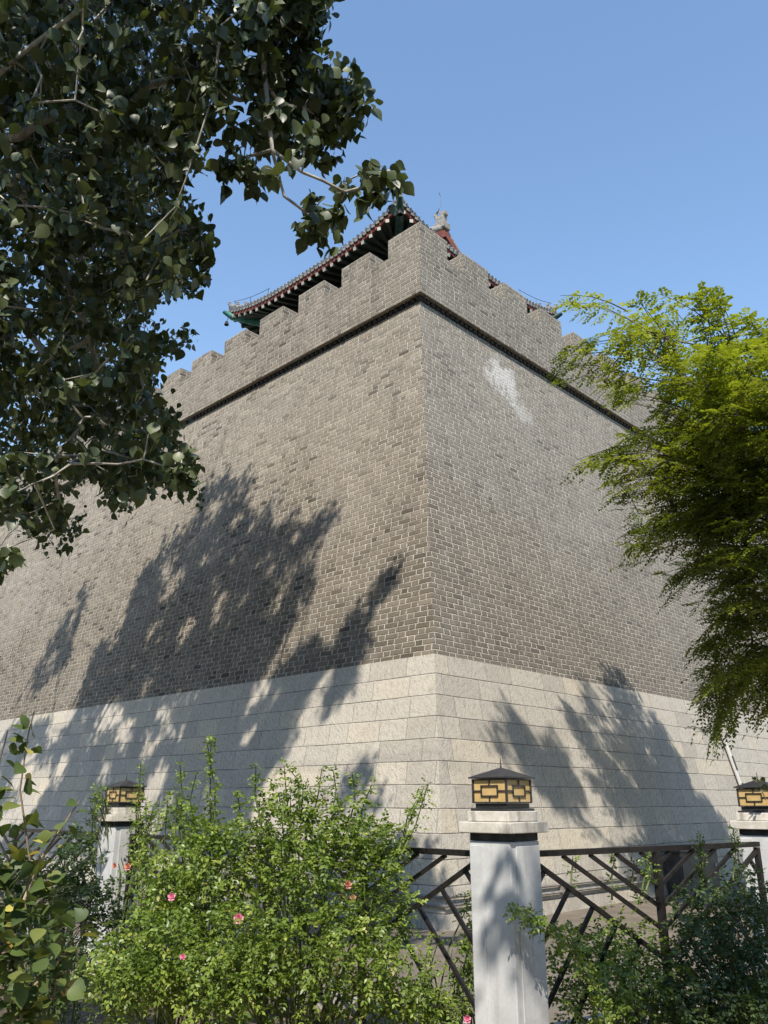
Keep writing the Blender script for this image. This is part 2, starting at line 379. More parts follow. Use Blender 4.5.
M['sapling'] = leaf_material('sapling leaf', [(0, (0.045, 0.075, 0.022)), (0.6, (0.095, 0.135, 0.035)), (0.82, (0.17, 0.19, 0.05)), (0.93, (0.46, 0.42, 0.10)), (1, (0.52, 0.36, 0.12))], (1.3, 1.3, 0.5), 0.5, 0.3, 0.3)
M['petal'] = plain('pink petal', (0.74, 0.26, 0.38), 0.6, 0.25, 30)
M['faded'] = plain('faded salmon petal', (0.55, 0.25, 0.18), 0.7, 0.3, 30)

def ground_mat(name, a, b, sc1, joint=None, jc=(0.1, 0.09, 0.08)):
    k = NT(name); g = k.geo(); n = k.noise(g, sc1, 7, 0.65); f = k.noise(g, 45, 4, 0.7); m = k.noise(g, 0.5, 4)
    col = k.mix(k.range(n, 0.3, 0.7), a, b)
    col = k.mix(0.5, col, k.ramp(f, [(0.3, (0.7, 0.7, 0.7)), (0.7, (1.2, 1.2, 1.2))]), 'MULTIPLY')
    col = k.mix(k.math('MULTIPLY', k.range(m, 0.45, 0.7), 0.4), col, tuple(q * 0.7 for q in a))
    if joint:
        x, y, _ = k.sep(k.map(g, rot=(0, 0, AZ)))
        fx = k.math('FRACT', k.math('DIVIDE', x, joint)); fy = k.math('FRACT', k.math('DIVIDE', y, joint))
        d = k.math('MINIMUM', k.math('MINIMUM', fx, k.math('SUBTRACT', 1.0, fx)), k.math('MINIMUM', fy, k.math('SUBTRACT', 1.0, fy)))
        col = k.mix(k.math('MULTIPLY', k.math('SUBTRACT', 1.0, k.range(d, 0.004, 0.014)), 0.7), col, jc)
    k.bump(k.math('ADD', n, f), 0.4, 0.02); return k.done(col, 0.92, 0.15)
M['ground'] = ground_mat('dusty earth', (0.16, 0.13, 0.095), (0.26, 0.22, 0.17), 2.0)
M['paving'] = ground_mat('worn paving slabs', (0.125, 0.105, 0.082), (0.20, 0.168, 0.132), 1.6, 0.6)
M['soil'] = ground_mat('garden soil', (0.09, 0.068, 0.048), (0.19, 0.145, 0.10), 6.0)
M['kerb'] = ground_mat('kerb stone', (0.30, 0.285, 0.26), (0.42, 0.40, 0.37), 3.0)

# ------------------------------------------------------------------ ground
def sheet(name, pts, z, mat):
    o = mesh_obj(name, [(p[0], p[1], z) for p in pts], [list(range(len(pts)))], mat); return tag(o, kind='structure')
sheet('ground', [(-400, -400), (400, -400), (400, 400), (-400, 400)], 0.0, M['ground'])
fl = PIL + 14 * D1; fr = PIL + 14 * G
IN = unit(D1 + G)
o1 = 0.75
p_in = PIL + IN * 0.95
sheet('alley_paving', [tuple((p_in + 40 * D1)[:2]), tuple(p_in[:2]), tuple((p_in + 40 * G)[:2]), tuple((W(0, 45, 0))[:2]), tuple(W(0, 0, 0)[:2]), tuple(W(45, 0, 0)[:2])][::-1], 0.004, M['paving'])
p_out = PIL - IN * 1.6
sheet('planting_bed', [tuple((p_out + 30 * D1)[:2]), tuple((p_out + 30 * G)[:2]), tuple((p_in + 30 * G)[:2]), tuple(p_in[:2]), tuple((p_in + 30 * D1)[:2])][0:1] +
      [tuple(p_out[:2])] + [tuple((p_out + 30 * G)[:2]), tuple((p_in + 30 * G)[:2]), tuple(p_in[:2]), tuple((p_in + 30 * D1)[:2])], 0.010, M['soil'])
b = MB()
b.bar(p_in + UP * 0.06 + 0.06 * D1 * 0, p_in + 30 * D1 + UP * 0.06, 0.1, 0.12); b.bar(p_in + UP * 0.06 + G * 0.08, p_in + 30 * G + UP * 0.06, 0.1, 0.12)
tag(b.build('kerb', M['kerb']), kind='structure')

# ------------------------------------------------------------------ the brick fortress
fort = empty('brick_fortress', W(0, 0, 0), 'massive battered grey brick fortress corner on a pale granite base with crenellated top', 'fortress')
LEN = 45.0
def tap(h, o=0.0): return T * h - o
def quad_uv(m, P, ax, off=0.0, sl=math.sqrt(1 + T * T)):
    m.face([W(*p) for p in P], [((p[0] if ax == 0 else p[1]) + off, p[2] * sl) for p in P])
def battered(h0, h1, o):
    m = MB(); a0, a1 = tap(h0, o), tap(h1, o); L0, L1 = LEN - a0, LEN - a1
    quad_uv(m, [(L0, a0, h0), (a0, a0, h0), (a1, a1, h1), (L1, a1, h1)], 0)
    quad_uv(m, [(a0, a0, h0), (a0, L0, h0), (a1, L1, h1), (a1, a1, h1)], 1, 100)
    quad_uv(m, [(a0, L0, h0), (L0, L0, h0), (L1, L1, h1), (a1, L1, h1)], 0, 200)
    quad_uv(m, [(L0, L0, h0), (L0, a0, h0), (L1, a1, h1), (L1, L1, h1)], 1, 300)
    quad_uv(m, [(a1, a1, h1), (a1, L1, h1), (L1, L1, h1), (L1, a1, h1)], 0, 400)
    return m
battered(0.0, HS, 0.012).build('stone_base', M['stone'], fort, uv=True)
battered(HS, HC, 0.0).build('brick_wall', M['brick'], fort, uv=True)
PO = tap(HC, OV)                                            # parapet face, from the corner at ground
PT = 0.46                                                   # parapet thickness
def ubox(m, u0, u1, w0, w1, h0, h1, skip=()):
    """box between u1-range [u0,u1], u2-range [w0,w1], heights [h0,h1], brick UVs in metres"""
    c = lambda i, j, k: ((u0, u1)[i], (w0, w1)[j], (h0, h1)[k])
    def f(ids, g):
        P = [c(*q) for q in ids]; m.face([W(*p) for p in P], [g(p) for p in P])
    f([(1,0,0),(0,0,0),(0,0,1),(1,0,1)], lambda p: (p[0], p[2])); f([(0,1,0),(1,1,0),(1,1,1),(0,1,1)], lambda p: (p[0], p[2]))
    f([(0,0,0),(0,1,0),(0,1,1),(0,0,1)], lambda p: (p[1] + 100, p[2])); f([(1,1,0),(1,0,0),(1,0,1),(1,1,1)], lambda p: (p[1] + 100, p[2]))
    f([(0,0,1),(0,1,1),(1,1,1),(1,0,1)], lambda p: (p[0], p[1] + 200)); f([(0,0,0),(1,0,0),(1,1,0),(0,1,0)], lambda p: (p[0], p[1] + 200))
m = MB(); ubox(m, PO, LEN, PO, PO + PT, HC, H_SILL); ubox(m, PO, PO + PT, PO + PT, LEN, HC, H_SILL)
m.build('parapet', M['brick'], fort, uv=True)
def merlon(L, first=False):
    pass
# corner merlon is an L, the rest are straight blocks
m = MB(); ubox(m, PO, PO + 0.92, PO, PO + PT, H_SILL, H_TOP); ubox(m, PO, PO + PT, PO + PT, PO + 0.92, H_SILL, H_TOP)
tag(m.build('merlon', M['brick'], fort, uv=True), 'L-shaped merlon on the very corner of the parapet')
for side in (0, 1):
    for i in range(28):
        a = PO + 1.51 + 1.533 * i + random.uniform(-0.02, 0.02); bb = a + 0.93 + random.uniform(-0.02, 0.02); h = H_TOP + random.uniform(-0.02, 0.015)
        m = MB()
        if side == 0: ubox(m, a, bb, PO, PO + PT, H_SILL, h)
        else: ubox(m, PO, PO + PT, a, bb, H_SILL, h)
        m.build('merlon', M['brick'], fort, uv=True)
# cornice: a toothed brick course, its dark colour standing for the overhang's shade
m = MB(); ci = tap(HC - 0.05, 0.055)
for side in (0, 1):
    n = int((30) / 0.16)
    for i in range(n):
        u = ci + 0.16 * i + 0.005
        if side == 0: m.box(W(u + 0.05, ci + 0.09, HC - 0.05), D1, D2, UP, 0.05, 0.09, 0.046)
        else: m.box(W(ci + 0.09, u + 0.26, HC - 0.05), D1, D2, UP, 0.09, 0.05, 0.046)
m.box(W(ci + 15.02, ci + 0.14, HC - 0.052), D1, D2, UP, 15, 0.10, 0.042); m.box(W(ci + 0.14, ci + 15.3, HC - 0.052), D1, D2, UP, 0.10, 15, 0.042)
m.build('cornice', M['shaded_brick'], fort)
# conduit, cable and clamps on the face, a pipe run near the foot
def onR(u, h, o=0.0): return W(tap(h) - o, u, h)
def onL(u, h, o=0.0): return W(u, tap(h) - o, h)
m = MB(); m.bar(onR(11.32, 0.0, 0.035), onR(10.88, 3.0, 0.035), 0.10, 0.03, up=-D1); tag(m.build('conduit', M['conduit'], fort), 'pale narrow conduit rising up the granite base')
m = MB(); m.tube([onR(11.2, 0.0, 0.03), onR(10.98, 1.4, 0.03), onR(10.75, 2.9, 0.03), onR(10.6, 3.9, 0.03)], 0.012, 5); m.build('cable', M['lamp_metal'], fort)
for h, u in ((2.45, 11.03), (1.85, 11.13), (1.25, 11.2)):
    m = MB(); m.bar(onR(u, h - 0.16, 0.062), onR(u - 0.05, h + 0.16, 0.062), 0.05, 0.02, up=-D1); m.build('clamp', M['lamp_metal'], fort)
m = MB()
for h in (0.40, 0.30):
    m.tube([onL(7, h - 0.02, 0.06), onL(1.2, h, 0.06), onL(tap(h) - 0.0, h, 0.05) - 0.06 * D1, onR(1.0, h, 0.06), onR(6.0, h - 0.03, 0.06)], 0.022, 6)
m.build('pipe', M['pipe'], fort)
for u in (0.4, 1.4, 2.6, 3.8, 5.0):
    for on in (onL, onR):
        m = MB(); dd = D1 if on is onL else D2; m.box(on(u + 0.2, 0.35, 0.03), dd, D2 if on is onL else D1, UP, 0.02, 0.06, 0.085); m.build('pipe_bracket', M['pipe'], fort)

cab = empty('utility_cabinet', W(-0.12, 7.0, 0), 'low dark grey utility cabinet standing against the granite base behind the railings', 'cabinet')
m = MB(); m.box(W(-0.16, 7.05, 0.36), D2, D1, UP, 0.80, 0.15, 0.36, bev=0.012); m.build('body', M['cabinet'], cab)
m = MB(); m.box(W(-0.16, 7.05, 0.745), D2, D1, UP, 0.86, 0.20, 0.022, bev=0.008); m.build('lid', M['cabinet'], cab)
for u in (6.65, 7.45):
    d = MB(); d.box(W(-0.318, u, 0.37), D2, D1, UP, 0.36, 0.008, 0.28); dd = d.build('door', M['cabinet'], cab)
    d = MB(); d.box(W(-0.335, u + 0.22, 0.42), D2, D1, UP, 0.015, 0.012, 0.06); d.build('handle', M['conduit'], dd)

# ------------------------------------------------------------------ unseen tree belt added behind and beside the viewer to cut low sky light
NBELT = 5200; nb = NBELT; side = rng.random(nb); X = np.empty(nb); Y = np.empty(nb); Z = np.empty(nb)
k1 = side < 0.5; k2 = (side >= 0.5) & (side < 0.75); k3 = side >= 0.75
X[k1] = rng.uniform(-32, 32, k1.sum()); Y[k1] = rng.uniform(-19, -13, k1.sum()); Z[k1] = rng.uniform(0.6, 15.5, k1.sum()) + 2 * np.sin(X[k1] * 0.9)
X[k2] = rng.uniform(-33, -27, k2.sum()); Y[k2] = rng.uniform(-16, 9, k2.sum()); Z[k2] = rng.uniform(0.6, 16, k2.sum())
X[k3] = rng.uniform(24, 30, k3.sum()); Y[k3] = rng.uniform(-16, 9, k3.sum()); Z[k3] = rng.uniform(0.6, 16, k3.sum())
BELT = np.stack([X, Y, Z], 1)

# ------------------------------------------------------------------ gate tower on the deck
E0 = np.array([0.38, 16.23, 0.0]); L1, L2 = 6.85, 6.75
tw = empty('gate_tower', E0 + 3.4 * D1 + 3.4 * D2 + UP * HC, 'timber gate tower with upturned grey tile eaves and red edge rising behind the battlements', 'tower')
def TW(a, b, h): return E0 + a * D1 + b * D2 + h * UP
EH = 14.80
def lift(s): return 0.42 * abs(2 * s - 1) ** 3.2            # eave curve, s from 0 to 1 along a side
A1, B1 = 1.45, L1 - 1.45                                    # gable planes along D1
RID = 17.0; SK = 15.85                                      # ridge height, top of the skirt
mid = L2 / 2
def roofh(a, b):
    """height of the roof surface over tower plan point (a,b)"""
    da, db = min(a, L1 - a), min(b, L2 - b)
    hb = EH + (RID - EH) * (0.78 * (db / mid) + 0.22 * (db / mid) ** 2)
    if a < A1 or a > B1:
        ha = EH + (SK - EH) * (da / A1)
        h = min(ha, hb)
    else: h = hb
    corner = max(0, 1 - da / 2.2) * max(0, 1 - db / 2.2)
    sa, sb = a / L1, b / L2
    e = 0.0
    wa = max(0, 1 - db / 1.6); wb = max(0, 1 - da / 1.6)
    e = max(lift(sa) * wa, lift(sb) * wb)
    return h + e
def roof_patch(a0, a1, b0, b1, na, nb, axis):
    """sheet of tiles; rolls run across `axis`"""
    V = []; F = []
    for i in range(na + 1):
        for j in range(nb + 1):
            a = a0 + (a1 - a0) * i / na; bq = b0 + (b1 - b0) * j / nb
            k = i if axis == 0 else j
            V.append(TW(a, bq, roofh(a, bq) + (0.05 if k % 2 else 0.0)))
    for i in range(na):
        for j in range(nb): F.append([i * (nb + 1) + j, (i + 1) * (nb + 1) + j, (i + 1) * (nb + 1) + j + 1, i * (nb + 1) + j + 1])
    return V, F
V = []; F = []
for (a0, a1, b0, b1, na, nb, ax) in ((A1, B1, 0, mid, 44, 8, 0), (A1, B1, mid, L2, 44, 8, 0), (0, A1 - 0.001, 0, L2, 8, 72, 1), (B1 + 0.001, L1, 0, L2, 8, 72, 1)):
    v, f = roof_patch(a0, a1, b0, b1, na, nb, ax); o = len(V); V += v; F += [[q + o for q in x] for x in f]
mesh_obj('tiled_roof', V, F, M['tile'], tw)
def eave_pt(side, s, out=0.0, dz=0.0):
    h = EH + lift(s) + dz
    if side == 0: return TW(s * L1, -out, h)
    if side == 1: return TW(-out, s * L2, h)
    if side == 2: return TW(s * L1, L2 + out, h)
    return TW(L1 + out, s * L2, h)
INW = [D2, D1, -D2, -D1]; ALG = [D1, D2, D1, D2]
for side in range(4):
    N = 40
    m = MB()
    for i in range(N):                                      # red edge board under the tiles
        p, q = eave_pt(side, i / N, -0.06, -0.10), eave_pt(side, (i + 1) / N, -0.06, -0.10)
        m.bar(p, q, 0.05, 0.10)
    m.build('eave_board', M['red_tile'] if side < 2 else M['fascia'], tw)
    m = MB()                                                # round tile ends and drip tiles
    for i in range(46):
        s = (i + 0.5) / 46; p = eave_pt(side, s, 0.02, 0.015)
        m.tube([p + INW[side] * 0.25 + UP * 0.10, p], 0.052, 7)
        m.box(eave_pt(side, s + 0.5 / 46, 0.0, -0.045), ALG[side], INW[side], UP, 0.045, 0.012, 0.035)
    m.build('tile_ends', M['tile'], tw)
    m = MB()                                                # dark soffit boarding
    for i in range(N):
        s0, s1 = i / N, (i + 1) / N
        c0 = min(max(s0 * L1, 1.35), L1 - 1.35) / L1; c1 = min(max(s1 * L1, 1.35), L1 - 1.35) / L1
        m.face([eave_pt(side, s0, -0.08, -0.15), eave_pt(side, s1, -0.08, -0.15), eave_pt(side, c1, -1.5, 0) * [1, 1, 0] + UP * (EH + 0.30), eave_pt(side, c0, -1.5, 0) * [1, 1, 0] + UP * (EH + 0.30)])
    m.build('soffit', M['rafter'], tw)
    for i in range(24):                                     # flying rafters with pale ends
        s = (i + 0.6) / 24.2; c = min(max(s, 0.2), 0.8)
        p = eave_pt(side, s, -0.04, -0.215); q = eave_pt(side, c, -1.45, 0) * [1, 1, 0] + UP * (EH + 0.18)
        d = unit(q - p)
        m = MB(); m.bar(p, q, 0.085, 0.085); r = m.build('rafter', M['rafter'], tw)
        if side < 2 or i in (0, 23):
            m = MB(); m.bar(p - d * 0.012, p - d * 0.001, 0.088, 0.088); m.build('rafter_end', M['white_end'], r)
# hip beams, ridges, beasts and bells at the corners
for (ca, cb, da, db) in ((0, 0, 1, 1), (L1, 0, -1, 1), (0, L2, 1, -1), (L1, L2, -1, -1)):
    dv = unit(da * D1 + db * D2); P0 = TW(ca, cb, EH + 0.42)
    m = MB(); m.tube([P0 - dv * 0.16 - UP * 0.06, P0 + dv * 0.1 - UP * 0.22, P0 + dv * 0.9 - UP * 0.40, P0 + dv * 2.0 - UP * 0.35], [0.05, 0.11, 0.12, 0.12], 8); m.build('hip_beam', M['teal'] if (ca, cb) == (L1, 0) else M['dark_teal'], tw, smooth=True)
    m = MB(); pts = []
    for k in range(9):
        q = k / 8 * 1.45; pts.append(TW(ca + da * q, cb + db * q, roofh(ca + da * q, cb + db * q) + 0.10))
    m.tube(pts, 0.085, 8); rd = m.build('hip_ridge', M['tile'], tw, smooth=True)
    for k in range(4):
        p = pts[0] + (pts[3] - pts[0]) * (k / 3.2) + UP * 0.07
        m = MB(); m.lathe(p, [(0.045, 0), (0.05, 0.035), (0.025, 0.06), (0.035, 0.09), (0.015, 0.13), (0.002, 0.14)], 7)
        m.tube([p + UP * 0.08, p - dv * 0.06 + UP * 0.10], [0.025, 0.012], 6); m.build('roof_figure', M['ornament'], rd)
    m = MB(); bp = P0 - dv * 0.05 - UP * 0.50
    m.tube([P0 - UP * 0.25, bp + UP * 0.13], 0.008, 4); m.lathe(bp, [(0.07, 0), (0.06, 0.05), (0.04, 0.11), (0.002, 0.14)], 8); m.build('wind_bell', M['bronze'], tw)
# gables: plaster triangle, red bargeboards, raked ridges and a clay beast at the apex
for ga, sg in ((A1, -1), (B1, 1)):
    m = MB(); pts = [TW(ga, mid, RID - 0.1)]
    bl = mid * 0.56
    m.face([TW(ga + sg * 0.02, mid, RID - 0.12), TW(ga + sg * 0.02, mid + bl, SK - 0.05), TW(ga + sg * 0.02, mid - bl, SK - 0.05)]); m.build('gable', M['column'], tw)
    for s2 in (-1, 1):
        m = MB(); N = 8
        for i in range(N):
            b0 = mid + s2 * bl * i / N; b1 = mid + s2 * bl * (i + 1) / N
            m.bar(TW(ga + sg * 0.08, b0, roofh(A1 + 0.1, b0) - 0.14), TW(ga + sg * 0.08, b1, roofh(A1 + 0.1, b1) - 0.14), 0.06, 0.18)
        m.build('bargeboard', M['red_tile'], tw)
        m = MB()
        m.tube([TW(ga - sg * 0.02, mid + s2 * bl * i / N, roofh(A1 + 0.1, mid + s2 * bl * i / N) + 0.10) for i in range(N + 1)], 0.10, 8); m.build('raked_ridge', M['ornament'], tw, smooth=True)
    p = TW(ga - sg * 0.05, mid, RID + 0.05)
    m = MB(); m.box(p + UP * 0.06, D1, D2, UP, 0.20, 0.16, 0.12, bev=0.03); m.box(p + UP * 0.27, D1, D2, UP, 0.15, 0.10, 0.16, bev=0.04)
    m.box(p + UP * 0.47 + sg * D1 * 0.10, D1, D2, UP, 0.11, 0.08, 0.08, bev=0.04); m.tube([p + UP * 0.38 - sg * D1 * 0.1, p + UP * 0.60 - sg * D1 * 0.22, p + UP * 0.72 - sg * D1 * 0.08], [0.09, 0.06, 0.015], 7)
    m.tube([p + UP * 0.54 + D2 * 0.05, p + UP * 0.68 + D2 * 0.10], [0.03, 0.008], 5); m.tube([p + UP * 0.54 - D2 * 0.05, p + UP * 0.68 - D2 * 0.10], [0.03, 0.008], 5)
    m.build('ridge_beast', M['ornament'], tw, smooth=True)
    m = MB(); m.tube([p + UP * 0.8, p + UP * 1.15, p + UP * 1.25 - D2 * 0.08], 0.008, 4); m.build('lightning_rod', M['bronze'], tw)
m = MB(); m.tube([TW(A1, mid, RID + 0.12), TW(B1, mid, RID + 0.12)], 0.15, 8); m.build('main_ridge', M['tile'], tw)
for side in (0, 1):                                         # thin lightning wire round the eaves
    m = MB()
    m.tube([eave_pt(side, s, -0.1, 0.34) for s in (0.74, 0.8, 0.86, 0.92, 0.99)], 0.008, 4)
    for s in (0.75, 0.87, 0.98): m.tube([eave_pt(side, s, -0.1, 0.1), eave_pt(side, s, -0.1, 0.35)], 0.008, 4)
    m.build('lightning_wire', M['bronze'], tw)
m = MB(); q = 1.55; m.box(TW(L1 / 2, L2 / 2, (HC + EH + 0.3) / 2), D1, D2, UP, L1 / 2 - q, L2 / 2 - q, (EH + 0.3 - HC) / 2); m.build('wall', M['column'], tw)
for a in np.linspace(1.4, L1 - 1.4, 4):
    for bb in (1.4, L2 - 1.4):
        m = MB(); m.tube([TW(a, bb, HC), TW(a, bb, EH + 0.2)], 0.13, 10); m.build('column', M['column'], tw, smooth=True)
for bb in np.linspace(1.4, L2 - 1.4, 4)[1:-1]:
    for a in (1.4, L1 - 1.4):
        m = MB(); m.tube([TW(a, bb, HC), TW(a, bb, EH + 0.2)], 0.13, 10); m.build('column', M['column'], tw, smooth=True)
for bb, lo in ((1.4, -1), (L2 - 1.4, 1)):
    m = MB(); m.bar(TW(1.3, bb, EH - 0.1), TW(L1 - 1.3, bb, EH - 0.1), 0.16, 0.34); m.build('beam', M['dark_teal'], tw)
for a in (1.4, L1 - 1.4):
    m = MB(); m.bar(TW(a, 1.3, EH - 0.1), TW(a, L2 - 1.3, EH - 0.1), 0.16, 0.34); m.build('beam', M['dark_teal'], tw)

# ------------------------------------------------------------------ gate pillars with lanterns
def pillar(pos, label, base=0.0):
    p = empty('fence_pillar', pos, label, 'pillar', 'white marble fence pillars')
    z = UP; hw = 0.153
    def bx(name, h0, h1, w, mat, bev, par=p):
        m = MB(); m.box(pos + UP * (base + (h0 + h1) / 2), D1, D2, UP, w, w, (h1 - h0) / 2, bev=bev); return m.build(name, mat, par)
    bx('plinth', 0.0, 0.16, 0.205, M['cap'], 0.012)
    bx('neck', 1.374, 1.419, hw - 0.004, M['neck'], 0.002)  # near-black band paints the cap's shadow at the shaft top
    s = bx('shaft', 0.162, 1.372, hw, M['marble'], 0.006)
    # slab joints of the marble facing, set a little proud
    for (dn, da) in ((-D2, D1), (-D1, D2)):
        m = MB(); off = 0.045 if da is D1 else -0.1
        m.box(pos + dn * (hw + 0.004) + da * (off + 0.5 * (hw - off) - 0.004) + UP * (base + 0.762), da, dn, UP, 0.5 * (hw - off) - 0.006, 0.0035, 0.585, bev=0.002); m.build('facing_slab', M['marble'], s)
    bx('cap', 1.42, 1.483, 0.197, M['cap'], 0.005)
    bx('cap_step', 1.485, 1.545, 0.156, M['cap'], 0.005)
    return p
def lantern(pos, label, base=0.0):
    l = empty('lantern', pos + UP * (base + 1.546), label, 'lantern', 'pillar lanterns with amber panes')
    def bx(name, h0, h1, w, mat, bev=0.003, par=l):
        m = MB(); m.box(pos + UP * (base + (h0 + h1) / 2), D1, D2, UP, w, w, (h1 - h0) / 2, bev=bev); return m.build(name, mat, par)
    bx('base_plate', 1.546, 1.560, 0.142, M['lamp_metal'])
    bx('neck', 1.561, 1.590, 0.120, M['lamp_metal'])
    hw, z0, z1 = 0.133, 1.590, 1.735
    m = MB()                                                # frame: corner posts, rims and floor
    for a in (-1, 1):
        for c in (-1, 1): m.box(pos + D1 * a * (hw - 0.005) + D2 * c * (hw - 0.005) + UP * (base + (z0 + z1) / 2), D1, D2, UP, 0.006, 0.006, (z1 - z0) / 2 - 0.009)
    for zz in (z0 + 0.005, z1 - 0.005):
        m.box(pos + UP * (base + zz), D1, D2, UP, hw + 0.001, hw + 0.001, 0.004)
    fr = m.build('frame', M['lamp_metal'], l)
    for k, (n, t) in enumerate(((-D2, D1), (-D1, D2), (D2, D1), (D1, D2))):
        c = pos + n * (hw - 0.008) + UP * (base + (z0 + z1) / 2)
        m = MB(); m.box(c, t, n, UP, hw - 0.013, 0.002, (z1 - z0) / 2 - 0.010); pn = m.build('pane', M['amber'], l)
        m = MB(); c = c + n * 0.006; w = 0.0042
        rx, rz = 0.062, 0.030
        for s2 in (-1, 1):
            m.box(c + UP * s2 * rz, t, n, UP, rx + w, 0.004, w); m.box(c + t * s2 * rx, t, n, UP, w, 0.0038, rz - w)
            m.box(c + t * s2 * (rx + w + (hw - 0.011 - rx - w) / 2), t, n, UP, (hw - 0.011 - rx - w) / 2, 0.0038, w)
            zl = (z1 - z0) / 2 - 0.009; m.box(c + UP * s2 * (rz + w + (zl - rz - w) / 2), t, n, UP, w, 0.0038, (zl - rz - w) / 2)
        m.build('lattice', M['lamp_metal'], pn)
    m = MB(); e = 0.150; q = [pos + D1 * a * e + D2 * c * e + UP * (base + 1.737) for a, c in ((-1, -1), (-1, 1), (1, 1), (1, -1))]
    q2 = [p + UP * 0.008 for p in q]; top = pos + UP * (base + 1.806)
    m.face(q); 
    for i in range(4):
        j = (i + 1) % 4; m.face([q[j], q[i], q2[i], q2[j]]); m.face([q2[j], q2[i], top])
    m.build('lamp_roof', M['lamp_metal'], l)
    m = MB(); m.tube([top - UP * 0.01, top + UP * 0.02, top + UP * 0.055], [0.007, 0.004, 0.002], 6); m.build('finial', M['lamp_metal'], l)
    return l
P1 = PIL
v = at(121, 823, 8.55); P2 = PIL + 4.62 * D1; 
P3 = at(764, 826, 6.78); P3[2] = 0
pillar(P1, 'white stained marble fence pillar at the fence corner in the foreground')
lantern(P1, 'square black lantern with amber lattice panes on the foreground corner pillar')
pillar(P2, 'white fence pillar half buried in climbing green vines')
lantern(P2, 'amber lattice lantern on the vine covered pillar, sunlit and farthest from view')
pillar(P3, 'shaded fence pillar beyond the end of the right railing', -0.03)
lantern(P3, 'shaded amber lantern on the pillar at the right edge, a twig over its roof', -0.03)

# ------------------------------------------------------------------ railings
def panel(org, dirv, u0, u1, label, post_end=None):
    """one railing panel: top and bottom rail, end posts, centre post, V of diagonals"""
    org = np.asarray(org, float); c = (u0 + u1) / 2; zt = 1.29; zb = 0.14; sl = 0.55
    f = empty('fence_panel', org + dirv * c, label, 'railing', 'dark metal railings with chevron bars')
    nrm = np.cross(dirv, UP)
    P = lambda u, z, o=0.0: org + dirv * u + UP * z + nrm * o
    def br(name, a, b_, w, h):
        m = MB(); m.bar(P(*a), P(*b_), w, h); return m.build(name, M['fence'], f)
    br('top_rail', (u0, zt), (u1, zt), 0.044, 0.036); br('bottom_rail', (u0 + 0.03, zb), (u1 - 0.03, zb), 0.045, 0.04)
    for u in (u0 + 0.018, u1 - 0.018): 
        m = MB(); m.box(P(u, (zt - 0.022 ) / 2), dirv, nrm, UP, 0.018, 0.018, (zt - 0.022) / 2); m.build('post', M['fence'], f)
    m = MB(); m.box(P(c, (zt - 0.022) / 2), dirv, nrm, UP, 0.022, 0.022, (zt - 0.022) / 2); m.build('post', M['fence'], f)
    hwid = (u1 - u0) / 2 - 0.04
    for s in (-1, 1):
        ue = c + s * hwid
        z_c = max(zt - 0.06 - sl * hwid, zb + 0.03)
        br('bar', (ue, zt - 0.05, 0.004), (c + s * 0.02, z_c, 0.004), 0.025, 0.028)      # main diagonal
        k = 1
        while True:                                                                     # bars above it, parallel
            ut = hwid - 0.245 * k
            if ut < 0.12: break
            br('bar', (c + s * ut, zt - 0.02, 0.002), (c + s * 0.02, zt - 0.02 - sl * (ut - 0.02), 0.002), 0.021, 0.024); k += 1
        ud = hwid - 0.08
        k = 0
        while ud > 0.12:                                                                # bars below, square to it
            zs = zt - 0.05 - sl * (hwid - ud) - 0.012
            run = (zs - zb) / 1.15; ue2 = ud + run; ze = zb
            if ue2 > hwid: ze = zs - (hwid - ud) * 1.15; ue2 = hwid
            if zs - ze > 0.06: br('bar', (c + s * ud, zs, -0.003), (c + s * ue2, ze, -0.003), 0.021, 0.024)
            ud -= 0.205; k += 1
    return f
panel(PIL, G, 0.20, 2.56, 'dark chevron railing between the foreground corner pillar and the right edge')
panel(PIL, D1, 0.19, 2.29, 'dark chevron railing immediately left of the foreground corner pillar')
panel(PIL, D1, 2.30, 4.42, 'dark railing panel buried behind the rose bushes next to the vine covered pillar')
panel(PIL, D1, 4.82, 9.2, 'long dark railing beyond the vine covered pillar at the left edge')

